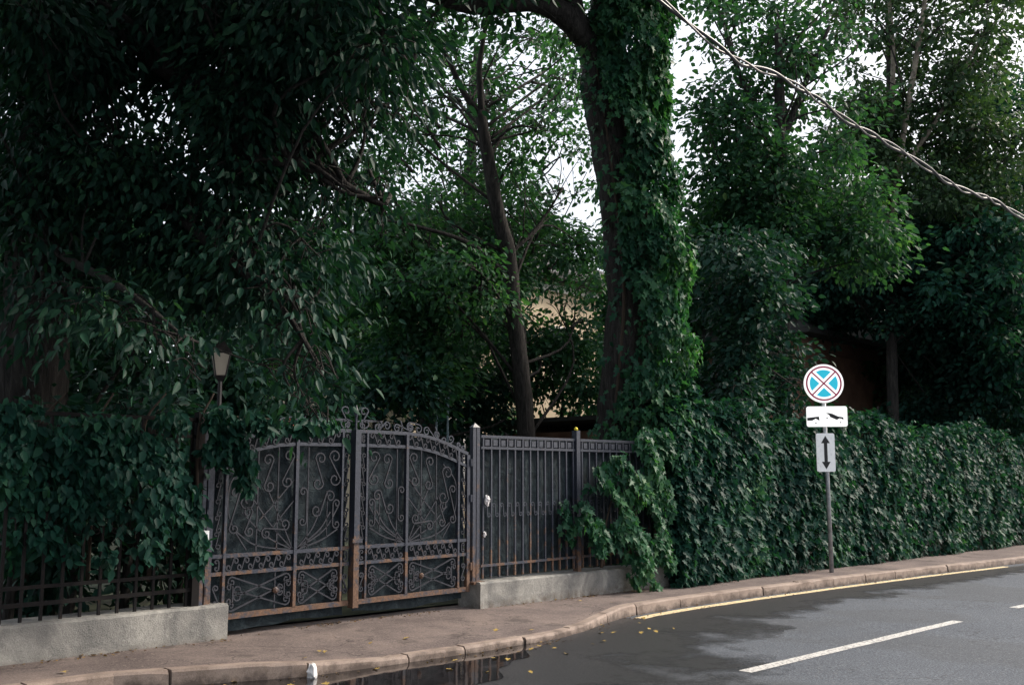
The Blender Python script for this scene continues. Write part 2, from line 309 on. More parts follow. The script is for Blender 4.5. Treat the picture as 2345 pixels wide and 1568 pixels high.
def clump_leaves(cl, size, kind, droop=.5, tilt=.7, twig=26, sig=.2):
    """cl: (centre, radius horizontal, radius vertical, optical depth)"""
    P, Y, Nn = [], [], []
    for c, rh, rv, tau in cl:
        n = int(tau*math.pi*rh*rv/(.6*TPL[kind][2]*size*size)); nt_ = max(3, n//twig)
        d = unit(RNG.normal(size=(nt_,3))); r = RNG.random(nt_)**.45
        T = d*r[:,None]*np.array([rh, rh, rv]); k = RNG.integers(0, nt_, n)
        out = unit(T+1e-6)*np.array([1,1,.3])
        g = RNG.normal(size=(n,3))*np.array([sig, sig, sig*.55])
        P.append(np.array(c)+T[k]+g-np.array([0,0,1])*(np.linalg.norm(g[:,:2], axis=1)**2*.5)[:,None])
        y = out[k]*.5+unit(g)*.9+RNG.normal(size=(n,3))*.35; y[:,2] -= droop; Y.append(y)
        nn = RNG.normal(size=(n,3))*tilt; nn[:,2] += 1; nn += out[k]*.35; Nn.append(nn)
    P = np.vstack(P); return P, np.vstack(Y), np.vstack(Nn), size*RNG.uniform(.55, 1.35, len(P))

def make_tree(name, label, trunk, radii, clumps, size, leafm, bark=M_BARK, kind='hex', group=None, limbs=(), singles=0, cat='tree', limb_bark=None, sig=.2, droop=.5):
    """trunk: world points; clumps: (px, py, depth, rpx_h, rpx_v, tau) or (centre, rh, rv, tau)"""
    base = np.array(trunk[0]); root = thing(name, label, cat, base, group)
    T = catmull(trunk, 6); Rr = np.interp(np.linspace(0,1,len(T)), np.linspace(0,1,len(radii)), radii)
    MB().tube(T, list(Rr), 10, jit=.06).build('trunk', bark, root, True)
    for pts, r0, r1 in limbs:
        Q = catmull(pts, 6); MB().tube(Q, list(np.linspace(r0, r1, len(Q))), 8, jit=.05).build('branch', limb_bark or bark, root, True)
    cl = []
    for c in clumps:
        if len(c) == 6:
            px, py, d, a, b, tau = c; cl.append((at(px,py,d), a*d/F_PX, b*d/F_PX, tau))
        else: cl.append(c)
    pool = [(np.array(p), r) for p, r in zip(T, Rr)]
    for pts, r0, r1 in limbs: pool += [(np.array(p), (r0+r1)/2) for p in catmull(pts, 4)]
    tw = MB()
    for c, rh, rv, tau in cl:
        c = np.array(c)
        cand = []
        for i, (p, r) in enumerate(pool):
            hd = math.hypot(p[0]-c[0], p[1]-c[1]); 
            if p[2] > base[2]+.6: cand.append((hd+1.3*abs(p[2]-(c[2]-.75*hd)), i))
        cand = sorted(cand)[:9]; p0, r0 = pool[random.choice(cand)[1] if cand else -1]
        if random.random() < .4 and np.linalg.norm(p0-c) > 1.6: p0 = p0*.35+c*.65+RNG.normal(size=3)*.2
        mid = (p0+c)/2+np.array([0,0,.1*np.linalg.norm(c-p0)])+RNG.normal(size=3)*.13*np.linalg.norm(c-p0); r0 = min(r0*.4, .03)
        tw.tube(catmull([p0, mid, c], 4), list(np.linspace(r0, r0*.35, 9)), 5)
        for _ in range(6):
            e = c+unit(RNG.normal(size=3))*np.array([rh,rh,rv])*.85; m2 = (mid*.3+c*.7+e*0)+RNG.normal(size=3)*.08
            tw.tube(catmull([m2, (m2+e)/2+np.array([0,0,.06]), e], 3), list(np.linspace(r0*.3, .006, 7)), 4)
    if cl: tw.build('twigs', bark, root, True, 'stuff')
    P, Y, Nn, S = clump_leaves(cl, size, kind, sig=sig, droop=droop)
    x_, y_, z_ = proj(P); g_ = ~((np.abs(x_-508) < 34)&(y_ > 805)&(y_ < 940)&(z_ < 9.6)); g_ &= ~((np.hypot(P[:,0]-15.4, P[:,1]-7.47) < .9)&(P[:,2] < 4.2))|(P[:,1] > 8.6); P, Y, Nn, S = P[g_], Y[g_], Nn[g_], S[g_]     # lantern and sign stand clear of the boughs
    put_leaves(root, P, Y, Nn, S, kind, leafm, singles, 'crown')
    return root
def spread(x0, x1, y0, y1, d0, d1, n, r, tau, hole=None):
    """clumps scattered over a region of the garden's canopy"""
    out = []; tries = 0
    while len(out) < n and tries < n*20:
        tries += 1; x, y = random.uniform(x0,x1), random.uniform(y0,y1)
        if hole and random.random() < hole(x, y): continue
        out.append((x, y, random.uniform(d0,d1), r*random.uniform(.7,1.3), r*random.uniform(.5,.9), tau*random.uniform(.7,1.3)))
    return out
#%%SETTING
# ------------------------------------------------------------------ the setting
def sheet(name, x0, x1, y0, y1, dz, m, nx=60, ny=20, wob=0):
    xs = np.linspace(x0,x1,nx+1); ys = np.linspace(y0,y1,ny+1)
    v = [(x,y,gz(x)+dz+(random.uniform(-wob,wob) if wob else 0)) for x in xs for y in ys]
    f = [(i*(ny+1)+j,(i+1)*(ny+1)+j,(i+1)*(ny+1)+j+1,i*(ny+1)+j+1) for i in range(nx) for j in range(ny)]
    return link(name, mesh(name, v, f, m), None, 'structure')
ROAD_DZ = -.115
road = sheet('road', -60, 240, -120, 120, ROAD_DZ, M_ROAD, 30, 24)
KX = [-40, 0, 2.4, 3.4, 4.0, 4.65, 5.5, 6.5, 7.5, 8.1, 8.63, 9.2, 9.6, 10.4, 12, 14.3, 17.2, 21.7, 30, 45, 90]
KY = [7.25, 7.2, 7.15, 7.1, 6.86, 6.6, 6.52, 6.46, 6.5, 6.62, 6.8, 6.97, 7.04, 7.08, 7.06, 6.97, 6.8, 6.45, 5.75, 4.5, 1.0]
kerb_y = interp(KX, KY)
drop = interp([-50, 4.4, 5.4, 8.2, 9.3, 300], [0, 0, .055, .055, 0, 0])          # kerb lowered across the drive
def pz(X, Y): return gz(X)-drop(X)*max(0, min(1, 1-(Y-kerb_y(X))/1.1))
BACK = 8.45
xs = sorted(set(list(np.arange(-40, 2, 2.0))+list(np.arange(2, 24, .2))+list(np.arange(24, 92, 2.0))))
v, f = [], []; NY = 8
for x in xs:
    for j in range(NY+1):
        y = kerb_y(x)+.11+(BACK-kerb_y(x)-.11)*j/NY; v.append((x, y, pz(x,y)+random.uniform(-.003,.003)))
for i in range(len(xs)-1):
    for j in range(NY): f.append((i*(NY+1)+j,(i+1)*(NY+1)+j,(i+1)*(NY+1)+j+1,i*(NY+1)+j+1))
pave = link('pavement', mesh('pavement', v, f, M_PAVE, True), None, 'structure')
v, f = [], []
gx = np.linspace(-60,240,61)
for x in gx:
    for y in (BACK-.02, 12, 20, 60, 119): v.append((x,y,gz(x)+.02))
f = [(i*5+j,(i+1)*5+j,(i+1)*5+j+1,i*5+j+1) for i in range(60) for j in range(4)]
garden = link('garden_ground', mesh('garden_ground', v, f, M_SOIL), None, 'structure')
# kerb stones, one by one
x = -6.0
while x < 60:
    ln = .98 if not 2.2 < x < 9.8 else random.choice([.62,.78,.95]); x1 = x+ln-.018
    k = 8; mb = MB(); vs = []
    dz = random.uniform(-.004,.006); dy = random.uniform(-.008,.008)
    for q in range(k+1):
        X = x+(x1-x)*q/k; Yk = kerb_y(X)+dy; zt = pz(X, Yk)+.008+dz; ch = max(0, random.gauss(-.004,.007))+(.012 if q in (0,k) and random.random() < .5 else 0); zb = gz(X)+ROAD_DZ-.05
        for (yy, zz) in ((Yk, zb), (Yk+.004+ch*.4, zt-.018-ch), (Yk+.018+ch, zt-.001), (Yk+.125, zt), (Yk+.125, zb)): vs.append((X,yy,zz))
    fs = [(q*5+j, q*5+(j+1)%5, (q+1)*5+(j+1)%5, (q+1)*5+j) for q in range(k) for j in range(5)]+[(4,3,2,1,0), tuple(range(k*5,k*5+5))]
    mb.add(vs, [tuple(reversed(q)) for q in fs]).build('kerb_stone', M_KERB, pave)
    x += ln
def ribbon(name, pts, wdt, m, dz, parent):
    n = len(pts); v = []
    for i, (x, y) in enumerate(pts):
        a, b = pts[max(i-1,0)], pts[min(i+1,n-1)]; t = np.array([b[0]-a[0], b[1]-a[1]]); t = t/np.linalg.norm(t); nn = np.array([-t[1],t[0]])
        for s in (-1,1):
            p = np.array([x,y])+nn*wdt/2*s*(1+random.uniform(-.06,.06)); v.append((p[0],p[1],gz(p[0])+ROAD_DZ+dz))
    return link(name, mesh(name, v, [(2*i,2*i+2,2*i+3,2*i+1) for i in range(n-1)], m), parent)
ly = interp([7.3, 11.8, 13.5, 22, 40], [4.34, 4.24, 4.2, 3.65, 2.3])
ex = list(np.arange(9.35, 20.6, .3)); ribbon('edge_line', [(x, kerb_y(x)-.16) for x in ex], .13, M_PAINTY, .004, road)
for a, b in ((-1.6,2.4),(7.35,11.8),(13.6,18),(20,24.4),(26.5,31)):
    if b > 6: ribbon('lane_dash', [(x, ly(x)) for x in np.linspace(a,b,14)], .12, M_PAINTW, .004, road)
# damp gutter and standing water
def pool_sheet(name, outline, m, dz, label=None):
    P = catmull([(*p,0) for p in outline]+[(*outline[0],0)], 5)[:-1]; c = np.mean(P, axis=0)
    P = [p+RNG.normal(size=3)*.012 for p in P]; v = [c]+P; n = len(P)
    v = [(p[0], p[1], gz(p[0])+ROAD_DZ+dz) for p in v]
    o = link(name, mesh(name, v, [(0,1+i,1+(i+1)%n) for i in range(n)], m), None, 'structure'); return o
def strip_sheet(name, xs, near, far, m, dz):
    v = []
    for x in xs:
        for y in (near(x), far(x)): v.append((x, y, gz(x)+ROAD_DZ+dz))
    n = len(xs); me = mesh(name, v, [(2*i,2*i+2,2*i+3,2*i+1) for i in range(n-1)], m)
    a = me.attributes.new('wet', 'FLOAT', 'POINT'); a.data.foreach_set('value', [float(i % 2) for i in range(2*n)])
    return link(name, me, None, 'structure')
wob = lambda x: .1*math.sin(3.1*x)+.06*math.sin(7.3*x+1)+.04*math.sin(15*x)
near_d = interp([1, 3, 5, 7, 7.9, 8.6, 10, 12, 14, 17, 20, 22], [2.6, 2.6, 3.0, 3.7, 4.3, 4.9, 5.4, 5.75, 5.8, 5.7, 5.5, 5.4])
strip_sheet('damp_gutter', np.arange(1.0, 21.5, .08), lambda x: min(near_d(x)+wob(x), kerb_y(x)-.28), lambda x: kerb_y(x)-(.23 if x > 9.3 else -.02), M_DAMP, .003)
near_w = interp([2.6, 3.2, 4.2, 5.5, 6.6, 7.3], [7.0, 6.3, 5.6, 5.55, 6.0, 6.42])
strip_sheet('puddle', np.arange(2.6, 7.3, .06), lambda x: min(near_w(x)+wob(x)*.8, kerb_y(x)-.01), lambda x: kerb_y(x)+.01, M_WATER, .007)

# ------------------------------------------------------------------ low walls
def wall(name, label, x0, x1, y0, y1, ztop0, ztop1):
    n = int((x1-x0)/.12); mb = MB(); vs = []
    for i in range(n+1):
        X = x0+(x1-x0)*i/n; zt = ztop0+(ztop1-ztop0)*i/n+random.uniform(-.005,.005); j = random.uniform(-.006,.006)
        for (yy, zz) in ((y0+j, gz(X)-.1),(y0+j+.004, gz(X)+.12+random.uniform(-.01,.01)),(y0+j, zt-.02),(y0+j+.02, zt),(y1, zt),(y1, gz(X)-.1)): vs.append((X,yy,zz))
    fs = [(q*6+j, q*6+(j+1)%6, (q+1)*6+(j+1)%6, (q+1)*6+j) for q in range(n) for j in range(6)]+[(5,4,3,2,1,0), tuple(range(n*6,n*6+6))]
    o = mb.add(vs, [tuple(reversed(q)) for q in fs]).build(name, M_CONC); return tag(o, label, 'wall')
WF = 8.0; FY = 8.15
wall('low_wall', 'low concrete base wall under the leaf covered fence, gate post at its end', -12, 4.86, WF+.03, WF+.4, .42, .33)
wall('low_wall', 'low concrete base wall under the barred fence panel and ivy', 7.98, 30, WF, WF+.36, .28, .1)

# ------------------------------------------------------------------ ironwork
def spiral(c, r, a0, turns, sgn, n=16, r1=.22):
    return [(c[0]+(r*(1-(1-r1)*i/n))*math.cos(a0+sgn*turns*2*math.pi*i/n), c[1]+(r*(1-(1-r1)*i/n))*math.sin(a0+sgn*turns*2*math.pi*i/n)) for i in range(n+1)]
def scroll(p0, p1, r0, r1=None, S=False, side=1, t=1.15, n=14):
    r1 = r1 or r0; u = np.array(p1, float)-np.array(p0, float); ph = math.atan2(u[1],u[0]); an = ph+side*math.pi/2
    A = spiral(p0, r0, an, t, side, n)[::-1]
    B = spiral(p1, r1, an, t, -side, n) if not S else spiral(p1, r1, an+math.pi, t, side, n)
    return A+B
def bar2d(mb, pts, y, w=.011, dpt=.012, tf=lambda p: p):
    P = [np.array(tf(p), float) for p in pts]; n = len(P); vs = []
    for i in range(n):
        d = P[min(i+1,n-1)]-P[max(i-1,0)]; d = d/max(np.linalg.norm(d),1e-9); q = np.array([-d[1],d[0]])*w/2
        for (s, yy) in ((-1,y-dpt/2),(1,y-dpt/2),(1,y+dpt/2),(-1,y+dpt/2)): vs.append((P[i][0]+q[0]*s, yy, P[i][1]+q[1]*s))
    fs = [(4*i+j,4*i+(j+1)%4,4*i+4+(j+1)%4,4*i+4+j) for i in range(n-1) for j in range(4)]+[(3,2,1,0),(4*n-4,4*n-3,4*n-2,4*n-1)]
    return mb.add(vs, fs)
_zt_v, _zt = [0,.7,.9,1.1,1.3,1.45,1.62], [1.905,1.9,1.885,1.85,1.795,1.745,1.69]
arch = interp(_zt_v, _zt); arch_in = lambda v: arch(v)-.142
XC = 6.31; ZB = .205                                     # centre of the gate, bottom rail
def gate_leaf(sgn, label):
    tf = lambda p: (XC+sgn*p[0], p[1])
    root = thing('gate_leaf', label, 'gate', (XC+sgn*.8, FY, ZB))
    def member(name, pts, w, dpt=.03, y=FY): return bar2d(MB(), pts, y, w, dpt, tf).build(name, M_IRON, root)
    def box(name, v0, v1, z0, z1, y0=FY-.02, y1=FY+.02):
        a, b = sorted((XC+sgn*v0, XC+sgn*v1)); return MB().box(a,b,y0,y1,z0,z1).build(name, M_IRON, root)
    vs = [.0+.055+(1.545)*i/20 for i in range(21)]
    member('top_rail', [(q, arch(q)) for q in vs], .036, .036); member('top_rail', [(q, arch_in(q)) for q in vs], .032, .032)
    for z, hh, y in ((.74,.017,.019),(.585,.017,.018),(ZB,.024,.022)): box('rail', .052, 1.6, z-hh, z+hh, FY-y, FY+y)
    for q, ww in ((.155,.011),(.695,.017),(1.45,.013),(1.6,.022)):
        box('stile', q-ww, q+ww, ZB-.03 if ww > .02 else ZB+.024, arch(q)-.012, FY-.026, FY+.015)
    # backing sheet, slightly slack, its hem loose below the bottom rail
    nv, nz = 28, 24; vv = []
    for i in range(nv+1):
        for j in range(nz+1):
            q = .06+1.52*i/nv; z0 = .085+.014*math.sin(q*5+sgn)+.008*math.sin(q*13); z = z0+(arch(q)-.02-z0)*j/nz
            vv.append((XC+sgn*q, FY+.05+.012*math.sin(q*9+z*3)+.01*math.sin(z*7+q*4), z))
    ff = [(i*(nz+1)+j,(i+1)*(nz+1)+j,(i+1)*(nz+1)+j+1,i*(nz+1)+j+1) for i in range(nv) for j in range(nz)]
    link('backing_sheet', mesh('backing_sheet', vv, ff, M_SHEET, True), root)
    def sc(*a, w=.013, **k): bar2d(MB(), scroll(*a, **k), FY-.014, w, .014, tf).build('scroll', M_IRON2, root)
    def rod(p, w=.012): bar2d(MB(), p, FY-.008, w, .011, tf).build('rod', M_IRON2, root)
    # running scrolls: top band, middle band, side strips
    q = .2
    while q < 1.36:
        if abs(q+.06-.695) > .07:
            zc = (arch(q+.06)+arch_in(q+.06))/2; sc((q+.02, zc+.027+(arch(q)-arch(q+.06))), (q+.105, zc-.027+(arch(q+.12)-arch(q+.06))), .033, S=True, side=1, t=1.0)
        q += .128
    q = .19
    while q < 1.37:
        if abs(q+.05-.695) > .06: sc((q+.02, .688), (q+.09, .637), .031, S=True, side=1, t=1.0)
        q += .112
    for q0 in (.103, 1.525):
        z = .83
        while z < arch_in(q0)-.16: sc((q0-.012, z), (q0+.012, z+.1), .027, S=True, side=-1, t=.9, w=.009); z += .145
        sc((q0, .635), (q0, .69), .024, t=.9); sc((q0, .33), (q0, .46), .03, S=True)
        sc((q0, arch_in(q0)+.05), (q0, arch(q0)-.055), .02, t=.9)
    # bottom cells: crossed scrolls with a rosette
    for a, b in ((.17,.68),(.715,1.435)):
        wd = b-a; c = (a+b)/2; z0, z1 = .235, .565; zc = (z0+z1)/2
        sc((a+.07, z1-.07), (b-.12*wd-.05, zc+.03), .05, S=True, side=1); sc((a+.07, z0+.07), (b-.12*wd-.05, zc-.03), .05, S=True, side=-1)
        sc((b-.07, z1-.06), (a+.2*wd, zc+.02), .045, S=True, side=-1); sc((b-.07, z0+.06), (a+.2*wd, zc-.02), .045, S=True, side=1)
        sc((a+.05, zc-.05), (a+.05, zc+.05), .04, side=-1); sc((b-.05, zc-.06), (b-.05, zc+.06), .035, side=1)
        if wd > .6: rod([(c-.17, z0), (c-.17, z1)]); ros = c-.17
        else: ros = None
        if ros:
            m = MB(); m.tube([(XC+sgn*ros, FY-.05, zc), (XC+sgn*ros, FY-.03, zc), (XC+sgn*ros, FY-.01, zc)], [.012,.032,.028], 8); m.build('rosette', M_IRON, root)
    # main field: hearts, S scrolls, hanging rods and a palmette springing from the foot of the middle stile
    z0, z1 = .76, arch_in(.4)-.03
    rod([(.56, z0), (.56, z1)]); rod([(.9, z0), (.9, arch_in(.9)-.02)]); rod([(1.12, z0), (1.12, arch_in(1.12)-.02)]); rod([(.33, z0+.1), (.33, 1.3)], .008)
    for a, b, r in (((.25,1.64),(.25,1.42),.07),((.42,1.62),(.45,1.38),.065),((.3,1.25),(.46,1.12),.06)): sc(a, b, r, S=True, side=1)
    for a, b, r in (((.79,1.64),(.8,1.4),.06),((1.02,1.6),(1.0,1.36),.06),((1.28,1.48),(1.22,1.22),.08),((1.36,1.3),(1.36,.98),.05),((.82,1.0),(1.02,.92),.055),((1.2,.95),(1.22,1.12),.05)): sc(a, b, r, S=True, side=-1)
    sc((.62,1.02),(.62,1.3),.045); sc((.22,.98),(.22,1.18),.045, side=-1)
    for e, m_ in (((.19,1.16),(.36,.93)),((.2,.93),(.4,.83)),((.38,1.2),(.5,.95)),((.29,1.1),(.42,.93))):
        rod([tuple(p[:2]) for p in catmull([(.68,.755,0),(*m_,0),(*e,0)], 8)], .013)
    for e, m_ in (((1.36,.97),(1.12,.82)),((1.18,1.26),(.95,.98)),((1.28,1.12),(1.02,.9)),((1.02,1.34),(.85,1.02))):
        rod([tuple(p[:2]) for p in catmull([(.715,.755,0),(*m_,0),(*e,0)], 8)], .012)
    rod([(.72,1.42),(.95,1.18),(1.1,1.04)]); rod([(.72,1.22),(.88,1.05),(.95,.97)])
    bow = [tuple(p[:2]) for p in catmull([(1.22,1.58,0),(1.4,1.4,0),(1.42,1.15,0),(1.36,.98,0),(1.22,.78,0)], 6)]; rod(bow, .011)
    # cresting along the top
    def cs(p0, p1, r, **k): bar2d(MB(), scroll(p0, p1, r, **k), FY, .011, .012, tf).build('crest_scroll', M_IRON, root)
    cs((.115,2.1),(.14,1.985),.058,S=True,side=1,t=.85); cs((.1,1.965),(.32,1.975),.04,side=1,t=1.2); cs((.3,1.955),(.42,1.97),.045,S=True,side=-1)
    cs((.56,1.95),(.74,1.97),.045,S=True,side=1); cs((.86,1.95),(.74,1.97),.05,side=-1); cs((.98,1.93),(1.12,1.9),.05,S=True,side=1); cs((1.34,1.86),(1.24,1.84),.045,side=1); cs((1.46,1.79),(1.53,1.765),.03,S=True)
    bar2d(MB(), [(.36,2.015),(.1,2.02),(.03,2.0)], FY, .01, .012, tf).build('crest_scroll', M_IRON, root)
    for q, h in ((.62,.13),(1.12,.14)): bar2d(MB(), [(q,arch(q)+.015),(q+.01,arch(q)+h*.6),(q-.012,arch(q)+h)], FY, .012, .012, tf).build('spike', M_IRON, root)
    return root
gl1 = gate_leaf(-1, 'wrought iron gate leaf whose far hinge side hides under hanging leaves')
gl2 = gate_leaf(1, 'wrought iron gate leaf hinged on the bare post beside the barred panel')
m = MB().box(XC-.034, XC+.034, FY-.07, FY+.02, ZB-.05, 1.915).build('meeting_stile', M_IRON, gl2)
MB().box(XC-.06, XC+.06, FY-.085, FY-.04, .79, .83).build('latch_plate', M_IRON, gl2)
MB().tube([(XC,FY-.02,1.91),(XC,FY-.02,2.03),(XC,FY-.02,2.1),(XC,FY-.02,2.17)], [.012,.012,.026,.004], 8).build('spike', M_IRON, gl2)
def gate_post(label, x, w, z0, z1):
    r = thing('gate_post', label, 'post', (x, FY, z0))
    for dx in (-w*.6, w*.6): MB().box(x+dx-w*.48, x+dx+w*.48, FY-w*.55, FY+w*.55, z0, z1).build('tube', M_IRON, r)
    MB().add([(x-w*1.15,FY-w*.6,z1),(x+w*1.15,FY-w*.6,z1),(x+w*1.15,FY+w*.6,z1),(x-w*1.15,FY+w*.6,z1),(x,FY,z1+.05)], [(0,1,4),(1,2,4),(2,3,4),(3,0,4),(3,2,1,0)]).build('cap', M_IRON, r)
    MB().box(x-.085, x+.085, FY-.085, FY+.085, z0-.02, z0+.01).build('foot_plate', M_IRON, r)
    return r
gate_post('rusty double tube gate post draped with leaves on the wall end', 4.66, .06, .32, 1.98)
gate_post('rusty double tube gate post between the gate and the barred fence panel', 8.03, .05, .27, 2.0)
for z in (.45, 1.2, 1.6):
    MB().tube([(7.94,FY-.03,z-.04),(7.94,FY-.03,z+.04)], .018, 8).build('hinge', M_IRON, gl2); MB().tube([(XC-1.63,FY-.03,z-.04),(XC-1.63,FY-.03,z+.04)], .018, 8).build('hinge', M_IRON, gl1)
bx = thing('intercom_box', 'small grey call box with blue face on the gate post', 'call box', (4.63, FY-.04, .86))
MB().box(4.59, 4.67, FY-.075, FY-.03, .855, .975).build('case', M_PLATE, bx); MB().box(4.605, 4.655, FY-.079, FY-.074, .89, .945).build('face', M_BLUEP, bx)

def fence_panel(label, x0, x1, zr, bars, sheet_=True, posts=True, ztop=1.9, seed=0, scr=True, M_IRON=M_IRON):
    root = thing('iron_fence_panel', label, 'fence', (x0, FY, .28), 'iron fence panels')
    for z, hh in zr: MB().box(x0+.03, x1-.03, FY-.016, FY+.016, z-hh, z+hh).build('rail', M_IRON, root)
    zb = min(z for z, h in zr)-.14; n = bars
    for i in range(n):
        x = x0+.07+(x1-x0-.14)*i/(n-1)
        MB().box(x-.011, x+.011, FY-.011, FY+.011, zb, ztop-.012).build('bar', M_IRON, root)
        if scr and i < n-1:
            xm = x+(x1-x0-.14)/(n-1)/2
            for zc, t in ((1.06,.05),(1.83,.0)):
                if t: bar2d(MB(), scroll((xm-.03,zc+t),(xm+.03,zc-t),.03,S=True,side=1,t=.9), FY-.004, .009, .009).build('scroll', M_IRON, root)
                else: MB().box(xm-.035, xm+.035, FY-.006, FY+.006, zc-.035, zc+.035).build('plaque', M_IRON, root)
    if posts:
        MB().box(x1-.035, x1+.035, FY-.04, FY+.04, .25, 2.02).build('post', M_IRON, root)
    if sheet_:
        vv = []; nx, nz = 40, 12
        for i in range(nx+1):
            for j in range(nz+1):
                x = x0+.02+(x1-x0-.04)*i/nx; z = .3+(ztop-.31)*j/nz; vv.append((x, FY+.06+.015*math.sin(x*21)+.01*math.sin(z*6+x*3), z))
        link('backing_sheet', mesh('backing_sheet', vv, [(i*(nz+1)+j,(i+1)*(nz+1)+j,(i+1)*(nz+1)+j+1,i*(nz+1)+j+1) for i in range(nx) for j in range(nz)], M_SHEET, True), root)
    return root
RZ = [(1.9,.016),(1.77,.014),(.44,.014)]
fence_panel('barred iron fence panel with dark backing right beside the gate post', 8.09, 9.84, RZ, 13)
fence_panel('barred iron fence panel half buried in ivy at the foot of the tree', 9.88, 11.9, RZ, 14)
for i, (a, b) in enumerate(((2.6,4.58),(.6,2.56),(-1.4,.56))):
    fence_panel(['rusty scrolled fence panel hung with leaves beside the draped gate post', 'rusty scrolled fence panel buried under dark hanging vine', 'rusty scrolled fence panel deepest in the shade of the vine'][i], a, b, [(1.95,.016),(1.8,.014),(.6,.014),(.47,.016)], 13, sheet_=False, ztop=1.95, M_IRON=M_IRONSHADE)

# ------------------------------------------------------------------ lantern on the gate post
lp = at(505, 845, 9.35); lp = np.array([lp[0], lp[1], 0])
ln = thing('post_lantern', 'four sided lantern with pale tapering panes on a thin dark pole', 'lantern', (lp[0], lp[1], gz(lp[0])))
MB().tube([(lp[0],lp[1],0),(lp[0],lp[1],1.2),(lp[0],lp[1],2.36)], [.035,.024,.02], 8).build('pole', M_LDARK, ln)
rt = math.radians(20)
def ring4(r, z): return [(lp[0]+r*math.cos(rt+k*math.pi/2), lp[1]+r*math.sin(rt+k*math.pi/2), z) for k in range(4)]
a4, b4 = ring4(.062, 2.38), ring4(.115, 2.6)
for k in range(4):
    q = [a4[k], a4[(k+1)%4], b4[(k+1)%4], b4[k]]; c = np.mean(q, axis=0); inn = np.array([lp[0],lp[1],c[2]])
    o_ = [np.array(p)*.92+c*.08 for p in q]; i_ = [p*.94+inn*.06 for p in o_]
    MB().add(o_+i_, [(0,1,2,3),(7,6,5,4),(0,4,5,1),(1,5,6,2),(2,6,7,3),(3,7,4,0)]).build('pane', M_LAMP, ln)
    MB().tube([a4[k], b4[k]], .007, 5).build('corner_bar', M_LDARK, ln)
m = MB(); t0, t1, t2 = ring4(.13,2.6), ring4(.05,2.69), ring4(.012,2.75)
m.add(t0+t1+t2, [(i,(i+1)%4,4+(i+1)%4,4+i) for i in range(4)]+[(4+i,4+(i+1)%4,8+(i+1)%4,8+i) for i in range(4)]+[(3,2,1,0),(8,9,10,11)]).build('cap', M_LDARK, ln)
m = MB(); t0, t1 = ring4(.07,2.38), ring4(.022,2.33); m.add(t0+t1, [(0,1,2,3),(7,6,5,4)]+[(i,4+i,4+(i+1)%4,(i+1)%4) for i in range(4)]).build('base_cup', M_LDARK, ln)

# ------------------------------------------------------------------ road sign
SX, SY = 15.42, 7.47; sz = gz(SX)
sg = thing('no_stopping_sign', 'blue and red no stopping sign with tow plate and arrow plate on grey pole', 'road sign', (SX, SY, sz))
MB().tube([(SX,SY,sz-.05),(SX-.02,SY,sz+1.5),(SX-.03,SY+.01,sz+3.2)], .036, 12).build('pole', M_GALV, sg, True)
n_ = np.array([-SX, -SY, 0.]); n_ = unit(n_); ya = math.radians(9); n_ = np.array([n_[0]*math.cos(ya)-n_[1]*math.sin(ya), n_[0]*math.sin(ya)+n_[1]*math.cos(ya), 0])*1
sxv = np.array([-n_[1], n_[0], 0]); sxv = -sxv if sxv@RGT < 0 else sxv
def plate(name, outline, off, zc, m, parent, th=.004, xo=0):
    o0 = np.array([SX-.03, SY, zc])+sxv*xo; k = len(outline)
    fr = [o0+n_*off+sxv*p[0]+np.array([0,0,p[1]]) for p in outline]; bk = [p-n_*th for p in fr]
    return MB().add(fr+bk, [tuple(range(k)), tuple(range(2*k-1,k-1,-1))]+[(i,i+k,(i+1)%k+k,(i+1)%k) for i in range(k)]).build(name, m, parent)
def circ(r, n=48, a0=0, a1=2*math.pi): return [(r*math.cos(a0+(a1-a0)*i/n), r*math.sin(a0+(a1-a0)*i/n)) for i in range(n if abs(a1-a0-2*math.pi) < 1e-6 else n+1)]
def rrect(w, h, r=.035, n=5):
    P = []
    for cx_, cy_, a in ((w/2-r,h/2-r,0),(-w/2+r,h/2-r,90),(-w/2+r,-h/2+r,180),(w/2-r,-h/2+r,270)):
        P += [(cx_+r*math.cos(math.radians(a+90*i/n)), cy_+r*math.sin(math.radians(a+90*i/n))) for i in range(n+1)]
    return P
def ringplate(name, ro, ri, off, zc, m, parent, n=56):
    o0 = np.array([SX-.03, SY, zc]); v = []
    for r in (ro, ri):
        for d in (off, off-.003): v += [o0+n_*d+sxv*r*math.cos(2*math.pi*i/n)+np.array([0,0,r*math.sin(2*math.pi*i/n)]) for i in range(n)]
    f = []
    for i in range(n):
        j = (i+1)%n; f += [(i,j,2*n+j,2*n+i), (n+i,3*n+i,3*n+j,n+j), (i,n+i,n+j,j), (2*n+i,2*n+j,3*n+j,3*n+i)]
    return MB().add(v, f).build(name, m, parent)
def pixz(py): return 1.47+(1085-py)/ (F_PX/ (np.array([SX,SY,1.47])-EYE).dot(FWD)*1.0)*1.0
zc = pixz(878)
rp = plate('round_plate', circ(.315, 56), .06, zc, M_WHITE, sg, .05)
ringplate('red_ring', .284, .258, .064, zc, M_RED, rp)
for k in range(4):
    a = math.pi/4+k*math.pi/2; d = .07; r = .222; pts = []
    cxk, cyk = d*math.cos(a+math.pi/4), d*math.sin(a+math.pi/4)
    am = a+math.pi/4; hw = math.asin(d*math.sin(math.pi/4)/r)
    pts = [(cxk, cyk)]+[(r*math.cos(t), r*math.sin(t)) for t in np.linspace(a+hw, a+math.pi/2-hw, 10)]
    plate('blue_field', pts, .064, zc, M_BLUE, rp, .003)
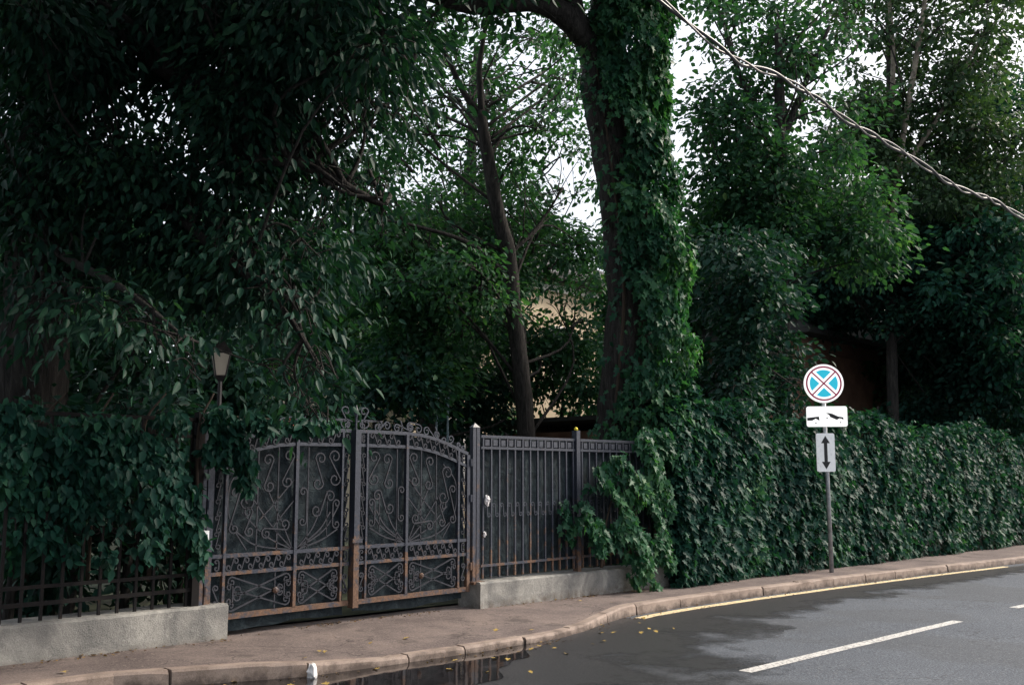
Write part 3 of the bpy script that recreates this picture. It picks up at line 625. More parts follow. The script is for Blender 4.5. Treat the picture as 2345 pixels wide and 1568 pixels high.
for k, a in enumerate((math.pi/4, -math.pi/4)):
    u = np.array([math.cos(a), math.sin(a)]); q = np.array([-u[1], u[0]])*.011
    plate('red_bar', [tuple(-u*.264-q), tuple(u*.264-q), tuple(u*.264+q), tuple(-u*.264+q)], .0645+.0008*k, zc, M_RED, rp, .003)
zc = pixz(954)
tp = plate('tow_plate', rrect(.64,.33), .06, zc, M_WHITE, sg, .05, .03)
def pic(pts, off=.064): return plate('pictogram', [((x-.5)*.64, (.5-y)*.33) for x, y in pts][::-1], off, zc, M_BLACK, tp, .003, .03)
pic([(0.01,.56),(.3,.5),(.31,.7),(.27,.66),(.22,.6),(.17,.66),(.13,.7),(.01,.7)])
pic([(.46,.34),(.54,.33),(.63,.37),(.77,.5),(.9,.55),(.9,.67),(.86,.62),(.8,.6),(.74,.67),(.58,.53),(.55,.42),(.5,.36)])
for cx_, cy_ in ((.22,.82),(.5,.58),(.83,.8)): plate('pictogram', [(x+(cx_-.5)*.64, y+(.5-cy_)*.33) for x, y in circ(.011, 12)], .064, zc, M_BLACK, tp, .003, .03)
zc = pixz(1036)
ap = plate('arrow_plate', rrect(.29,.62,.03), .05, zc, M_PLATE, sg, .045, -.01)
plate('arrow', [(0,.27),(-.068,.15),(-.026,.15),(-.026,-.15),(-.068,-.15),(0,-.27),(.068,-.15),(.026,-.15),(.026,.15),(.068,.15)][::1], .054, zc, M_BLACK, ap, .003, -.01)
for z_ in (pixz(878), pixz(954), pixz(1000)):
    MB().tube([(SX-.03,SY,z_-.02),(SX-.03,SY,z_+.02)], .045, 12).build('clamp', M_GALV, sg)

# ------------------------------------------------------------------ cable
pts = [np.array([-3.2,4.6,8.4]), np.array([1.4,4.2,6.3]), at(1510,0,6.6), at(1800,185,7.5), at(2000,310,8.2), at(2200,430,9.0), at(2345,497,9.6), np.array([13.4,2.35,3.5]), np.array([18,1.4,3.75]), np.array([24,.3,4.75])]
Q = catmull(pts, 26); cb = thing('overhead_cable', 'twisted dark overhead cable sagging across the sky above the hedge', 'cable', Q[0])
for k, (m_, r) in enumerate(((M_CABLE,.012),(M_CABLE2,.008))):
    P = []
    for i, q in enumerate(Q):
        t = unit(Q[min(i+1,len(Q)-1)]-Q[max(i-1,0)]); a = unit(np.cross(t,[0,0,1])); b = np.cross(t,a); an = i*.42+k*math.pi+.4*math.sin(i*.3)
        P.append(q+(a*math.cos(an)+b*math.sin(an))*.016+b*.012*math.sin(i*.21))
    MB().tube(P, r, 7).build('strand', m_, cb, True)
up = thing('utility_pole', 'weathered timber pole carrying the twisted cable across the street', 'pole', (24, .3, gz(24)+ROAD_DZ))
MB().tube([(24,.3,gz(24)+ROAD_DZ-.1),(24,.3,2.5),(24,.3,5.1)], [.13,.115,.1], 12).build('shaft', M_BARK, up, True)
MB().tube([(23.86,.3,4.75),(24.1,.3,4.75)], .03, 8).build('hook', M_GALV, up)
#%%GARDEN
# ------------------------------------------------------------------ houses behind the garden
def house(name, label, x0, x1, y0, y1, ht, wallm, roofm, wins, roof_h=2.2):
    g = gz(x0)-.3; r = thing(name, label, 'house', ((x0+x1)/2, y0, g))
    MB().box(x0,x1,y0,y1,g,ht).build('wall', wallm, r)
    o = .5; a, b, c, d = (x0-o,y0-o,ht),(x1+o,y0-o,ht),(x1+o,y1+o,ht),(x0-o,y1+o,ht); ym = (y0+y1)/2; ins = (y1-y0)/2
    e, f_ = (x0+ins*.6,ym,ht+roof_h),(x1-ins*.6,ym,ht+roof_h)
    dn = lambda p: (p[0],p[1],p[2]-.15)
    rf = MB().add([a,b,c,d,e,f_]+[dn(p) for p in (a,b,c,d)], [(0,1,5,4),(1,2,5),(2,3,4,5),(3,0,4),(9,8,7,6),(0,6,7,1),(1,7,8,2),(2,8,9,3),(3,9,6,0)]).build('roof', roofm, r)
    MB().box(x0-.06,x1+.06,y0-.08,y0-.002,ht-.55,ht-.3).build('cornice', M_TRIM if wallm is M_WALL else M_BROWN, r)
    for (wx, wz, ww, wh) in wins:
        wn = MB().box(wx-ww/2-.08,wx+ww/2+.08,y0-.06,y0-.003,wz-.08,wz+wh+.08).build('window', M_TRIM, r)
        for s in (-1,1): MB().box(wx+s*ww/4-ww/4+.03,wx+s*ww/4+ww/4-.03,y0-.066,y0-.058,wz,wz+wh).build('pane', M_GLASS, wn)
    return r
house('cream_house', 'cream rendered house glimpsed through the leaves behind the slim leaning tree', 19, 32, 22, 30, 8.2, M_WALL, M_ROOF, [(x, z, 1.1, 1.7) for x in (20.6,23.2,25.8,28.4,30.8) for z in (1.4,4.7)])
hb = at(1885, 900, 28)
house('brown_house', 'dark brown plastered house in deep shade behind the road sign', hb[0]-1.2, hb[0]+7, hb[1], hb[1]+3, 5.4, M_BROWN, M_ROOF, [(hb[0]+2.4, .9, 1, 1.4)], 1.4)
def shed(label, c, w_, d_, h, m_, rm):
    x, y = c; g = gz(x)-.1; r = thing('garden_shed', label, 'shed', (x, y, g))
    MB().box(x-w_/2,x+w_/2,y-d_/2,y+d_/2,g,h-.25).build('wall', m_, r)
    MB().add([(x-w_/2-.25,y-d_/2-.3,h),(x+w_/2+.25,y-d_/2-.3,h-.3),(x+w_/2+.25,y+d_/2+.3,h-.3),(x-w_/2-.25,y+d_/2+.3,h),
              (x-w_/2-.25,y-d_/2-.3,h-.07),(x+w_/2+.25,y-d_/2-.3,h-.37),(x+w_/2+.25,y+d_/2+.3,h-.37),(x-w_/2-.25,y+d_/2+.3,h-.07)],
             [(0,1,2,3),(7,6,5,4),(0,4,5,1),(1,5,6,2),(2,6,7,3),(3,7,4,0)]).build('roof', rm, r)
s1 = at(1600, 925, 20); s2 = at(1345, 985, 19)
shed('low brown shed with pale sloping roof peeking out right of the ivy trunk', s1[:2], 2.4, 2.2, s1[2]+.25, M_BROWN, M_ROOF)
shed('low shed whose pale roof shows just above the barred fence panel', s2[:2], 2.2, 2.0, s2[2]+.18, M_BROWN, M_ROOF)
bp = at(1000, 945, 17); g0 = gz(bp[0]); gs = thing('garden_post_frame', 'pale blue post frame with round white lamp beside the dark trunk', 'frame', (bp[0],bp[1],g0))
for dx in (0,.26): MB().tube([(bp[0]+dx,bp[1],g0),(bp[0]+dx,bp[1],bp[2]+.28)], .02, 8).build('post', M_BLUEP, gs)
MB().tube([(bp[0]-.1,bp[1],bp[2]+.25),(bp[0]+.36,bp[1],bp[2]+.25)], .014, 8).build('crossbar', M_BLUEP, gs)
MB().tube([(bp[0]-.08,bp[1]-.04,bp[2]+.28+z) for z in (0,.03,.08,.13,.16)], [.02,.05,.06,.05,.02], 10).build('globe', M_PAPER, gs, True)

# ------------------------------------------------------------------ trees
G = lambda p: (p[0], p[1], gz(p[0])-.05)
HOLE = lambda x, y: .72 if 1255 < x < 1385 and 590 < y < 740 else 0            # where the house front shows through
# the ivy-clad tree
IT = [at(1424,1180,14.4), at(1424,980,14.4), at(1444,700,14.4), at(1430,500,14.3), at(1403,300,14.2), at(1385,180,14.1), at(1395,20,14.1), at(1430,-250,14.2), at(1440,-520,14.4)]
IT[0] = np.array([IT[0][0], IT[0][1], -.1])
limb1 = [at(1392,180,14.1), at(1330,70,13.9), at(1230,5,13.6), at(1080,15,13.2), at(930,-30,12.8)]
limb2 = [at(1400,60,14.1), at(1500,-60,14.0), at(1600,-250,13.6), at(1680,-420,13.4)]
limb3 = [at(1330,90,13.9), at(1290,-80,13.7), at(1200,-320,13.4)]
make_tree('ivy_clad_tree', 'massive old leaning tree with forked limbs, its trunk clad in ivy', IT, [.42,.36,.34,.34,.34,.34,.28,.2,.12],
          [(1020,-20,13,130,70,.9),(1180,30,13.4,120,60,1.0),(1120,-120,13,200,90,2),(1330,-140,13.6,180,90,2),(1300,40,14.2,90,50,.8),(950,80,12.9,80,60,.6),(1480,-30,14,110,60,1.5),(1600,-160,13.5,180,90,2),(900,-150,12.6,200,90,2.2),
           (1250,-330,13.4,260,120,2.5),(1600,-400,13.5,260,120,2.5),(1430,-560,14.4,300,140,2.5),(1000,-420,12.8,260,120,2.5)],
          .13, M_GREEN, limbs=[(limb1,.24,.07),(limb2,.2,.07),(limb3,.16,.06)])
# slim leaning tree
ST = [at(1212,1010,16), at(1203,960,16), at(1179,738,16), at(1165,584,16), at(1140,490,15.9), at(1115,344,15.8), at(1099,255,15.8)]
ST[0] = np.array(G(ST[0]))
make_tree('slim_tree', 'slim dark tree leaning over, forked high against the white sky', ST, [.17,.15,.13,.125,.12,.1,.08],
          spread(860,1350,0,480,15.9,18.8,62,56,.6)+spread(880,1340,450,640,16.3,18.5,16,75,1.1,HOLE)+spread(1000,1340,600,760,16.5,19,12,70,.9,HOLE)
          +[(1285,585,17.5,75,32,1.4),(1345,570,17.8,50,30,1.2),(1270,690,18,55,40,.8),(1335,740,18,55,30,1.0),(1230,780,18.2,60,45,1.0),(1320,650,18.4,60,30,.45),(960,640,15.5,110,45,1.6),(1060,600,15,100,40,1.4),(1100,690,15.5,110,45,1.4)],
          .105, M_GREEN, limbs=[([at(1105,285,15.8),at(1100,200,15.8),at(1099,142,15.8),at(1120,20,15.8),at(1150,-120,15.9)],.065,.025),
                               ([at(1103,270,15.8),at(1056,202,15.7),at(1019,123,15.6),at(945,31,15.4),at(860,-60,15.2)],.06,.02),
                               ([at(1165,584,16),at(1230,520,16.3),at(1290,430,16.6)],.04,.015), ([at(1170,640,16),at(1080,560,15.6),at(960,520,15.2),at(860,500,15)],.05,.015)])
# straight dark tree by the gate
DT = [at(978,1000,17.5), at(980,900,17.5), at(985,780,17.5), at(985,690,17.6), at(980,600,17.8)]; DT[0] = np.array(G(DT[0]))
make_tree('dark_trunk_tree', 'straight dark trunked tree standing behind the gate cresting', DT, [.17,.15,.14,.1,.05],
          spread(780,1000,560,900,16,18.5,22,80,2.0)+spread(740,980,380,580,16,19,14,65,.6)+spread(1000,1150,760,930,18.5,20.5,9,70,1.3), .13, M_GREEN)
TB = [np.array(G(at(1090,1000,24))), at(1080,820,24), at(1070,600,24), at(1080,350,24), at(1090,100,24)]
make_tree('tall_back_tree', 'tall thin crowned tree seen through the fork of the slim tree', TB, [.22,.2,.17,.12,.05], spread(760,1370,30,520,22.5,25.5,56,55,.36)+spread(780,1370,480,760,23,25,26,70,1.0,HOLE), .14, M_GREEN)
# trees behind the hedge
def bt(label, bx_, by_, d, top, rad, clumps, size=.13, m_=M_GREEN, name='leafy_tree', bark=M_BARK, lean=0, group='trees behind the hedge', limbs=(), limb_bark=None):
    a = at(bx_, 1000, d); a = np.array(G(a)); pts = [a]+[at(bx_+lean*(1000-y)/1000+random.uniform(-12,12), y, d+random.uniform(-.3,.3)) for y in np.linspace(1000,top,5)[1:]]
    return make_tree(name, label, pts, rad, clumps, size, m_, bark, group=group, limbs=limbs, limb_bark=limb_bark)
bt('broad leafy tree with forked dark stem just right of the ivy trunk', 1790, 0, 20, 60, [.2,.18,.15,.12,.06],
   spread(1560,1960,-60,420,19,21.5,60,70,.72)+spread(1600,1980,400,600,19,21,22,85,1.7), .14,
   limbs=[([at(1790,420,20),at(1750,300,20),at(1690,160,20),at(1650,30,20)],.08,.03), ([at(1788,330,20),at(1840,200,20),at(1900,60,20)],.08,.03)])
bt('bushy tree hanging low over the hedge beside the ivy trunk', 1712, 0, 17.5, 520, [.12,.1,.08,.05,.012],
   spread(1600,1830,560,920,16.5,18.5,30,70,1.7), .12, M_DARK)
pw = bt('tall feathery tree with several pale thin stems above the road sign', 2040, 0, 26, -120, [.16,.14,.12,.1,.06],
   spread(1900,2360,-80,260,24,27,62,70,.66)+spread(1900,2345,230,480,24,26,26,85,1.2), .15, M_PALE, limb_bark=M_STEM,
   limbs=[([at(2040,520,25),at(2070,300,24.6),at(2110,60,24.4),at(2130,-120,24.4)],.09,.04), ([at(2040,600,25),at(2020,420,25),at(1990,250,25)],.07,.03), ([at(2045,420,25),at(2160,250,24.8),at(2260,60,24.6)],.07,.03), ([at(2040,300,25),at(2045,120,24.6),at(2030,-60,24.6)],.07,.04)])
bt('spreading dark tree whose boughs shade the brown house', 2230, 0, 29.5, 300, [.26,.24,.2,.16,.08],
   spread(1880,2400,450,720,25,29,52,85,1.7)+spread(2060,2420,680,960,26,30,26,85,1.8), .17, M_DARK)
bt('tree with lit drooping boughs overhanging the far end of the hedge', 2440, 0, 35, 300, [.24,.22,.2,.16,.08],
   spread(2130,2400,500,700,23,26,26,50,1.3)+spread(2240,2460,700,900,24,28,18,55,1.3)+spread(2250,2600,200,520,26,32,16,80,1.6), .17, M_IVY)
FAR = 'leafy tree in the dense row at the back of the garden'
for x_, d in ((700,27),(860,31),(1020,33),(1500,29),(1640,31),(1760,30),(1960,33),(2120,31),(2300,36),(2450,42),(-180,22),(-20,24),(150,23),(310,25),(470,24),(600,26)):
    bt(FAR, x_, 0, d, 520, [.25,.22,.2,.15,.08], spread(x_-130,x_+130,420 if x_ < 500 else 540 if x_ < 1200 else 430,760,d-1.5,d+1.5,9,95,2.0)+spread(x_-130,x_+130,740,960,d-1,d+1.5,5,100,1.8), .2, M_GREEN, 'background_tree', group='trees at the back of the garden')
SH = ['dark leafy shrub behind the draped gate corner, beside the lantern', 'dark leafy shrub rising behind the middle of the gate leaf', 'dark shrub left of the straight dark trunk behind the gate', 'dark shrub between the dark trunk and the slim leaning tree',
      'mid green shrub between the slim tree and the ivy trunk', 'dark leafy shrub behind the fence panel next to the draped gate post', 'dark leafy shrub behind the vine buried fence panel', 'dark leafy shrub at the shaded end of the vine fence', 'tall dark shrub behind the lantern pole',
      'low dark shrub pressed against the shaded end of the vine fence', 'low dark shrub pressed against the vine fence below the drooping bough', 'low dark shrub pressed against the vine fence behind its thickest leaves', 'low dark shrub pressed against the fence beside the draped gate post']
for i, (x_, y0, y1, d, n) in enumerate(((560,760,1000,13,8),(700,720,1000,14,9),(860,800,1000,16,6),(1080,800,1010,19,6),(1290,740,1000,18.5,9),(330,700,1250,11.5,14),(120,700,1350,11,14),(-60,600,1300,10.5,12),(430,560,1000,13,10),(40,930,1390,8.9,12),(175,930,1380,9.2,12),(300,930,1360,9.6,12),(425,940,1330,10,11))):
    a = np.array(G(at(x_, 1000, d))); b = at(x_, (y0+1000)/2, d)
    make_tree('garden_shrub', SH[i], [a, (a+b)/2+RNG.normal(size=3)*.05, b], [.05,.04,.02],
              spread(x_-90,x_+90,y0,y1,d-.6,d+.8,n,70,1.9), .115, M_DARK if i != 4 else M_GREEN, group='shrubs behind the fence', cat='shrub')
for x_, d in ((2010,25),(2120,27),(2240,30),(2350,34),(1760,22),(1650,24)):
    a = np.array(G(at(x_, 1000, d))); b = at(x_, 930, d)
    make_tree('garden_shrub', 'dark shrub in the shade between the hedge and the brown house', [a, (a+b)/2, b], [.05,.04,.02],
              spread(x_-70,x_+70,900,1040,d-.5,d+.8,6,65,1.6), .13, M_DARK, group='shrubs behind the hedge', cat='shrub')

# the lime tree overhanging the street
LT = [np.array([4.0,10.6,-.1]), np.array([4.0,10.5,2.2]), np.array([3.9,10.2,4.4]), np.array([3.7,9.6,6.6]), np.array([3.8,9.0,9])]
lb = lambda *p: [at(*q) for q in p]
limbs = [([LT[2]]+lb((300,420,9.4),(480,560,8.8),(640,700,8.4),(740,850,8.2)),.07,.015), ([LT[2]]+lb((120,560,9),(280,660,8),(420,770,7.6)),.06,.012),
         ([LT[3]]+lb((420,180,9),(700,140,9),(940,160,9.4)),.14,.03), ([LT[3]]+lb((500,300,9.2),(700,380,9.2),(880,470,9.4)),.12,.02), ([LT[3],np.array([2,7.5,7.5]),np.array([.5,5.5,8]),np.array([-.5,3.5,8])],.15,.05),
         ([LT[3],np.array([4.5,7.5,7.6]),np.array([5,5.2,8])],.13,.05)]
gapA = lambda x, y: 1.0 if (250 < x < 430 and 140 < y < 260) else 0
cl = (spread(-80,880,-80,140,8,10.5,60,95,2.3,gapA)+spread(-60,740,150,330,8.5,10.5,34,70,2.1,gapA)+spread(740,940,60,300,9,10.5,13,55,.6)
      +spread(-60,650,330,600,8.8,11,40,95,1.9)+spread(640,900,330,520,9,10.5,13,60,.75)+spread(460,740,520,700,8.6,10,15,75,1.3)
      +[(40,660,8.2,110,55,1.3),(140,690,8,110,50,1.4),(240,720,7.8,100,50,1.5),(330,755,7.6,90,45,1.5),(400,795,7.5,60,45,1.3),(440,850,7.5,35,40,.9),(60,770,8.4,100,50,.8),
        (560,590,8.6,80,50,1.3),(620,650,8.4,80,55,1.4),(690,720,8.3,65,55,1.3),(620,760,8.4,70,45,1.1),(700,830,8.2,50,50,1.2),(745,870,8.1,35,30,1.0),(640,850,8.3,50,30,.8),(730,960,8.2,35,25,.9),(690,930,8.2,30,30,.6)])
for X_, Y_, Z_, r in ((1,7,8.5,2),(-1,5.5,8.5,2),(3,6.5,9,2),(5,6,9.3,2),(-2,8,8,2.2),(1,9.5,10.5,2.5),(5,9.5,10.5,2.3),(-3,10.5,7.5,2.5)): cl.append((np.array([X_,Y_,Z_]), r, 1.0, 2.4))
make_tree('lime_tree', 'dark overhanging lime tree whose drooping boughs fill the shaded street end', LT, [.4,.34,.3,.24,.12], cl, .1, M_LIME, kind='ovate', limbs=limbs, singles=300, sig=.24, droop=1.1)

L2 = [np.array([-4.4,9.4,0]), np.array([-4.4,9.3,2]), np.array([-4.2,9,4]), np.array([-3.6,8.2,6]), np.array([-3,7.4,8.4])]  # unseen second lime, added so its crown keeps light off the shaded end
cl = [(np.array([X_,Y_,Z_]), r_, 1.0, 2.4) for X_, Y_, Z_, r_ in ((-2,4,8.8,1.8),(1.5,4.6,8.6,1.6),(3.5,4.6,7.6,1.5),(5.2,5.2,7.4,1.5),(6.3,6.2,7.2,1.4),(2,3.2,7.8,1.6),(4.2,3,8.2,1.6),(6,4,8.4,1.5),(0,3,8.4,1.6),(6.8,7.6,8.6,1.5),(3,2,8.8,1.6),(-3,7,6.5,1.8),(-4,9,5,1.8),(-3,5,7,1.7),(-2.5,6,4.2,1.5),(-4,7,3.2,1.6),(-4,4.5,4.5,1.7),(-2,3.5,5.6,1.5),(.2,1.5,6.6,1.5),(2.2,.8,7.6,1.5),(-5,2.5,4.6,1.8),(-2.5,.5,5.6,1.7),(4.6,1.2,8.4,1.5),(-.5,-1.5,6.6,1.7),(-4.5,-1,5,1.9))]
make_tree('lime_tree', 'lime tree out of view down the shaded fence, crown added over the road to block light', L2, [.36,.3,.28,.22,.1], cl, .14, M_LIME, kind='ovate',
          limbs=[([L2[3],np.array([-2.5,5.5,7.2]),np.array([0,3.4,8.2]),np.array([3,2.6,8.8]),np.array([6.2,4.6,9])],.16,.05), ([L2[2],np.array([-4,5.5,5]),np.array([-3.6,2,5.6]),np.array([-2,-1,6])],.15,.05)], sig=.24)
# ------------------------------------------------------------------ climbers
def vine(label, name, P, Y, Nn, S, m_, stems, base, kind='lobed', singles=300):
    r = thing(name, label, 'climber', base)
    for s_, r0 in stems: MB().tube(catmull(s_, 5), list(np.linspace(r0, r0*.4, (len(s_)-1)*5+1)), 6).build('stem', M_VINE, r, True)
    put_leaves(r, P, Y, Nn, S, kind, m_, singles, 'leaves'); return r
def hang(P, out, n, s):                                  # leaves hanging on a face: normal out and up, tips down
    k = len(P); Nn = np.tile(out, (k,1))*1.0 if np.ndim(out) == 1 else out.copy()
    Nn = Nn+RNG.normal(size=(k,3))*.48; Nn[:,2] += .45
    Y = RNG.normal(size=(k,3))*.45; Y[:,2] -= 1.0; Y += .25*Nn
    return P, Y, Nn, s*RNG.uniform(.6,1.25,k)
# hedge of creeper over the fence to the right
def fbm(x, z):
    return .5*np.sin(1.7*x+.6*z)+.3*np.sin(3.9*x-2.1*z+1)+.25*np.sin(6.3*x+4.7*z+2)+.2*np.sin(11*x-7*z)
def htop(x): return 2.33+.13*np.sin(x*1.1+.5)+.08*np.sin(x*3.7+1)+.06*np.sin(x*8.9)+.012*(x-12)
n = 15000; u = RNG.random(n)**1.5; hx = 11.6+u*33; zf = RNG.random(n); hz = gz(hx)+.05+zf*(htop(hx)-.05)
hP = np.stack([hx, 8.08-.1*RNG.random(n), hz],1); A0 = hang(hP, np.array([0,-1.,0]), n, .13)
ns = 2300; u = RNG.random(ns)**1.5; X0 = 11.6+u*33; zs = RNG.random(ns)**.8*(htop(X0)-.25)+.3; LS = np.minimum(RNG.uniform(.35,1.15,ns), zs-.06+.1*RNG.random(ns)); per = 15
bulge = .13+.16*(.5+.5*np.sin(X0*2.1+1.3*np.sin(zs*2)))*RNG.uniform(.5,1.2,ns)+.1*RNG.random(ns)
t = np.tile(np.linspace(0,1,per), ns); k = np.repeat(np.arange(ns), per); t = t+RNG.normal(size=len(t))*.03
hx = X0[k]+.05*np.sin(t*6+k)+RNG.normal(size=len(k))*.035+(RNG.normal(size=ns)*.07)[k]*t; hz = gz(X0[k])+zs[k]-t*LS[k]
hy = 8.0-bulge[k]*(np.sin(np.clip(t,0,1)*2.3+.25))+RNG.normal(size=len(k))*.025
hP = np.stack([hx,hy,hz],1); A = hang(hP, np.array([0,-1.,.1]), len(k), .125); A[1][:,1] -= .35
A = [np.vstack([a,b]) if a.ndim == 2 else np.concatenate([a,b]) for a, b in zip(A,A0)]
n2 = 9000; u = RNG.random(n2)**1.5; tx = 11.6+u*33; tt = htop(tx)+.02+gz(tx)
tP = np.stack([tx, 7.85+RNG.random(n2)*.7, tt+RNG.normal(size=n2)*.08+.05*RNG.random(n2)],1); B = hang(tP, np.array([0,-.3,1.]), n2, .13); B[1][:,1] -= .6; B[1][:,2] += .5
A = [np.vstack([a,b]) if a.ndim == 2 else np.concatenate([a,b]) for a, b in zip(A,B)]
q = 90; sx_ = 11.9+RNG.random(q)**1.4*28; hh = RNG.uniform(.08,.36,q); k = np.repeat(np.arange(q), 9); t = np.tile(np.linspace(0,1,9), q); ln_ = RNG.normal(size=(q,2))*.16
sP = np.stack([sx_[k]+ln_[k,0]*t, 8.0+ln_[k,1]*t-.12*t*t, gz(sx_[k])+htop(sx_[k])+hh[k]*(t-.35*t*t)],1)+RNG.normal(size=(len(k),3))*.02; B = hang(sP, np.array([0,-.6,.5]), len(k), .09)
A = [np.vstack([a,b]) if a.ndim == 2 else np.concatenate([a,b]) for a, b in zip(A,B)]
stems = []
for i_ in range(0, q, 2): stems.append(([V3((sx_[i_]+ln_[i_,0]*t_, 8.0+ln_[i_,1]*t_-.12*t_*t_, gz(sx_[i_])+htop(sx_[i_])-.15+(hh[i_]+.15)*(t_-.35*t_*t_))) for t_ in (0,.5,1)], .006))
for x_ in np.arange(12, 40, .55):
    x_ += random.uniform(-.2,.2); stems.append(([(x_,8.12,gz(x_)), (x_+random.uniform(-.2,.2),8.08,.8), (x_+random.uniform(-.3,.3),8.1,1.6), (x_+random.uniform(-.3,.3),8.14,2.3)], .03))
hv = vine('dense creeper hedge covering the fence behind the road sign pole', 'creeper_hedge', *A, M_IVY, stems, (20,8.1,gz(20)))
mb = MB(); xs_ = np.arange(11.6, 46, .4); vv = []
for x_ in xs_:
    t_ = 2.3+.012*(x_-12)+gz(x_); vv += [(x_,8.14,gz(x_)-.1),(x_,8.14,t_),(x_,8.3,t_),(x_,8.3,gz(x_)-.1)]
k_ = len(xs_); fs = [(4*i+j,4*i+4+j,4*i+4+(j+1)%4,4*i+(j+1)%4) for i in range(k_-1) for j in range(4)]+[(0,1,2,3),(4*k_-1,4*k_-2,4*k_-3,4*k_-4)]
tag(mb.add(vv, fs).build('board_fence', M_VINE), 'dark solid fence hidden under the creeper hedge', 'fence')

# ivy on the trunk
T = np.array(catmull(IT, 20)); n = 17000
ti = RNG.integers(0, int(len(T)*.78), n); c = T[ti]; zz = c[:,2]
camd = unit(np.array([-c[:,0].mean(), -c[:,1].mean(), 0])); rg = np.array([RGT[0], RGT[1], 0])
edge = np.interp(zz, [0,.6,1.5,2.4,3,4,5,6.5,7.6,9], [.85,.9,.85,.92,.92,.82,.74,.76,.9,.75])          # reach of the ivy to the open side
th = RNG.uniform(-.95, 2.6, n)                          # angle from the street side (0) to the open side (pi/2)
dirn = camd*np.cos(th)[:,None]+rg*np.sin(th)[:,None]
rad = .36+(edge-.42)*np.clip(np.sin(th),0,1)**1.3*(.75+.25*RNG.random(n))+.12*RNG.random(n)+.1*np.sin(zz*5+th*3)+.07*np.sin(zz*11+2*th)
keepm = (th > .05+.3*np.sin(zz*2.3)-.9*(zz < 2.2)*RNG.random(n))|(RNG.random(n) < .08)
P1 = (c+dirn*rad[:,None]); P1[:,2] += RNG.normal(size=n)*.1; P1, dirn = P1[keepm], dirn[keepm]
A = hang(P1, dirn, len(P1), .115)
# skirt of ivy over the fence and wall at the foot
n2 = 6800; sx = RNG.uniform(9.55,12.6,n2); sz_ = RNG.uniform(.0,2.1,n2)
lim = np.interp(sx, [9.4,9.9,10.3,10.9,11.6,12.6], [.55,1.55,1.75,2.1,2.3,2.4]); lo = np.interp(sx, [9.4,9.9,10.4,10.7,10.9,11.3,11.9,12.6], [.9,.55,.3,.05,-.02,.28,.3,.0])
kk = (sz_ < lim)&(sz_ > lo+.1*np.sin(sx*17))&(np.sin(sx*8.3+sz_*3)+np.sin(sz_*9+sx*2) > -.75); sx, sz_ = sx[kk], sz_[kk]
P2 = np.stack([sx, 7.98-.2*np.sin(np.clip((sx-9.5)/2.4,0,1)*math.pi)-.12*np.abs(np.sin(sx*5+sz_*4))+RNG.random(len(sx))*.14, sz_],1); B = hang(P2, np.array([0,-1.,.1]), len(P2), .108)
n3 = 46; P3 = np.stack([9.52+RNG.normal(size=n3)*.07+.02*np.arange(n3)/n3, np.full(n3,8.03)+RNG.random(n3)*.05, np.linspace(.62,1.15,n3)],1); Cc = hang(P3, np.array([0,-1.,.1]), n3, .11)
A = [np.vstack([a,b,c_]) if a.ndim == 2 else np.concatenate([a,b,c_]) for a, b, c_ in zip(A,B,Cc)]
stems = [([V3(T[i]+camd*.33*math.cos(q)+rg*.33*math.sin(q)) for i in range(2,110,9)], .035) for q in (-.3,.5,1.2)]+[([(x_,7.97,.3),(x_+.1,7.95,.9),(x_+.5,8.0,1.6)],.02) for x_ in (10.1,10.7,11.2)]
vine('ivy climbing the leaning trunk and spilling over the fence foot', 'trunk_ivy', *A, M_IVYT, stems, (11.4,8.1,gz(11.4)))

# vine over the fence left of the gate, and its trails over the gate corner
def blobs(bl, s):
    P = []
    for x_, y_, d, a, b, n_ in bl:
        c_ = at(x_,y_,d); q = unit(RNG.normal(size=(n_,3)))*RNG.random((n_,1))**.5; P.append(c_+q*np.array([a*d/F_PX,.14,b*d/F_PX]))
    return hang(np.vstack(P), np.array([.15,-1.,.2]), 0, s)
bl = [(230,990,8.2,110,45,150),(120,1040,8.1,110,50,150),(250,1070,8.3,80,45,120),(80,1120,8.0,90,50,120),(200,1140,8.2,70,40,100),(110,1230,8.0,40,40,40),(60,1180,8,60,60,70),
      (380,1060,8.6,50,50,110),(420,1130,8.7,45,40,90),(360,1180,8.6,30,40,50),(350,1240,8.6,18,40,36),(440,1200,8.8,30,45,60),(455,1270,8.85,18,45,44),(330,1020,8.5,60,30,70),
      (500,960,8.9,35,35,80),(530,1000,9.0,35,35,80),(560,1050,9.0,22,40,60),(565,1100,9.05,14,30,34),(500,1030,8.9,40,30,70),(620,975,9.1,45,18,44),(690,975,9.2,35,20,44),(740,970,9.3,40,16,36),(580,960,9.0,40,20,44),
      (20,960,7.8,80,50,110),(0,1060,7.7,70,60,100),(400,960,8.6,40,20,40)]
bl = [(x_,y_,d-.16,a*1.15,b*1.15,int(n_*2.5)) for x_,y_,d,a,b,n_ in bl]+[(x_,y_,8.0,70,55,70) for x_ in (20,110,200,290,370) for y_ in (1100,1170)]+[(x_,1265,8.0,30,45,30) for x_ in (40,160,250,330)]
A = blobs(bl, .095)
stems = [([at(x0,1330,8.9),at(x0+10,1150,8.8),at(x1,980,8.7),at(x2,900,8.8)],.02) for x0,x1,x2 in ((60,90,150),(200,220,260),(340,330,380),(440,455,490))]+[([at(480,960,8.9),at(560,955,9.0),at(660,965,9.15),at(760,975,9.3)],.012)]
vine('dark creeper draped over the fence and trailing onto the gate corner', 'fence_creeper', *A, M_IVY, stems, (3.2,8.2,.35), kind='hex')

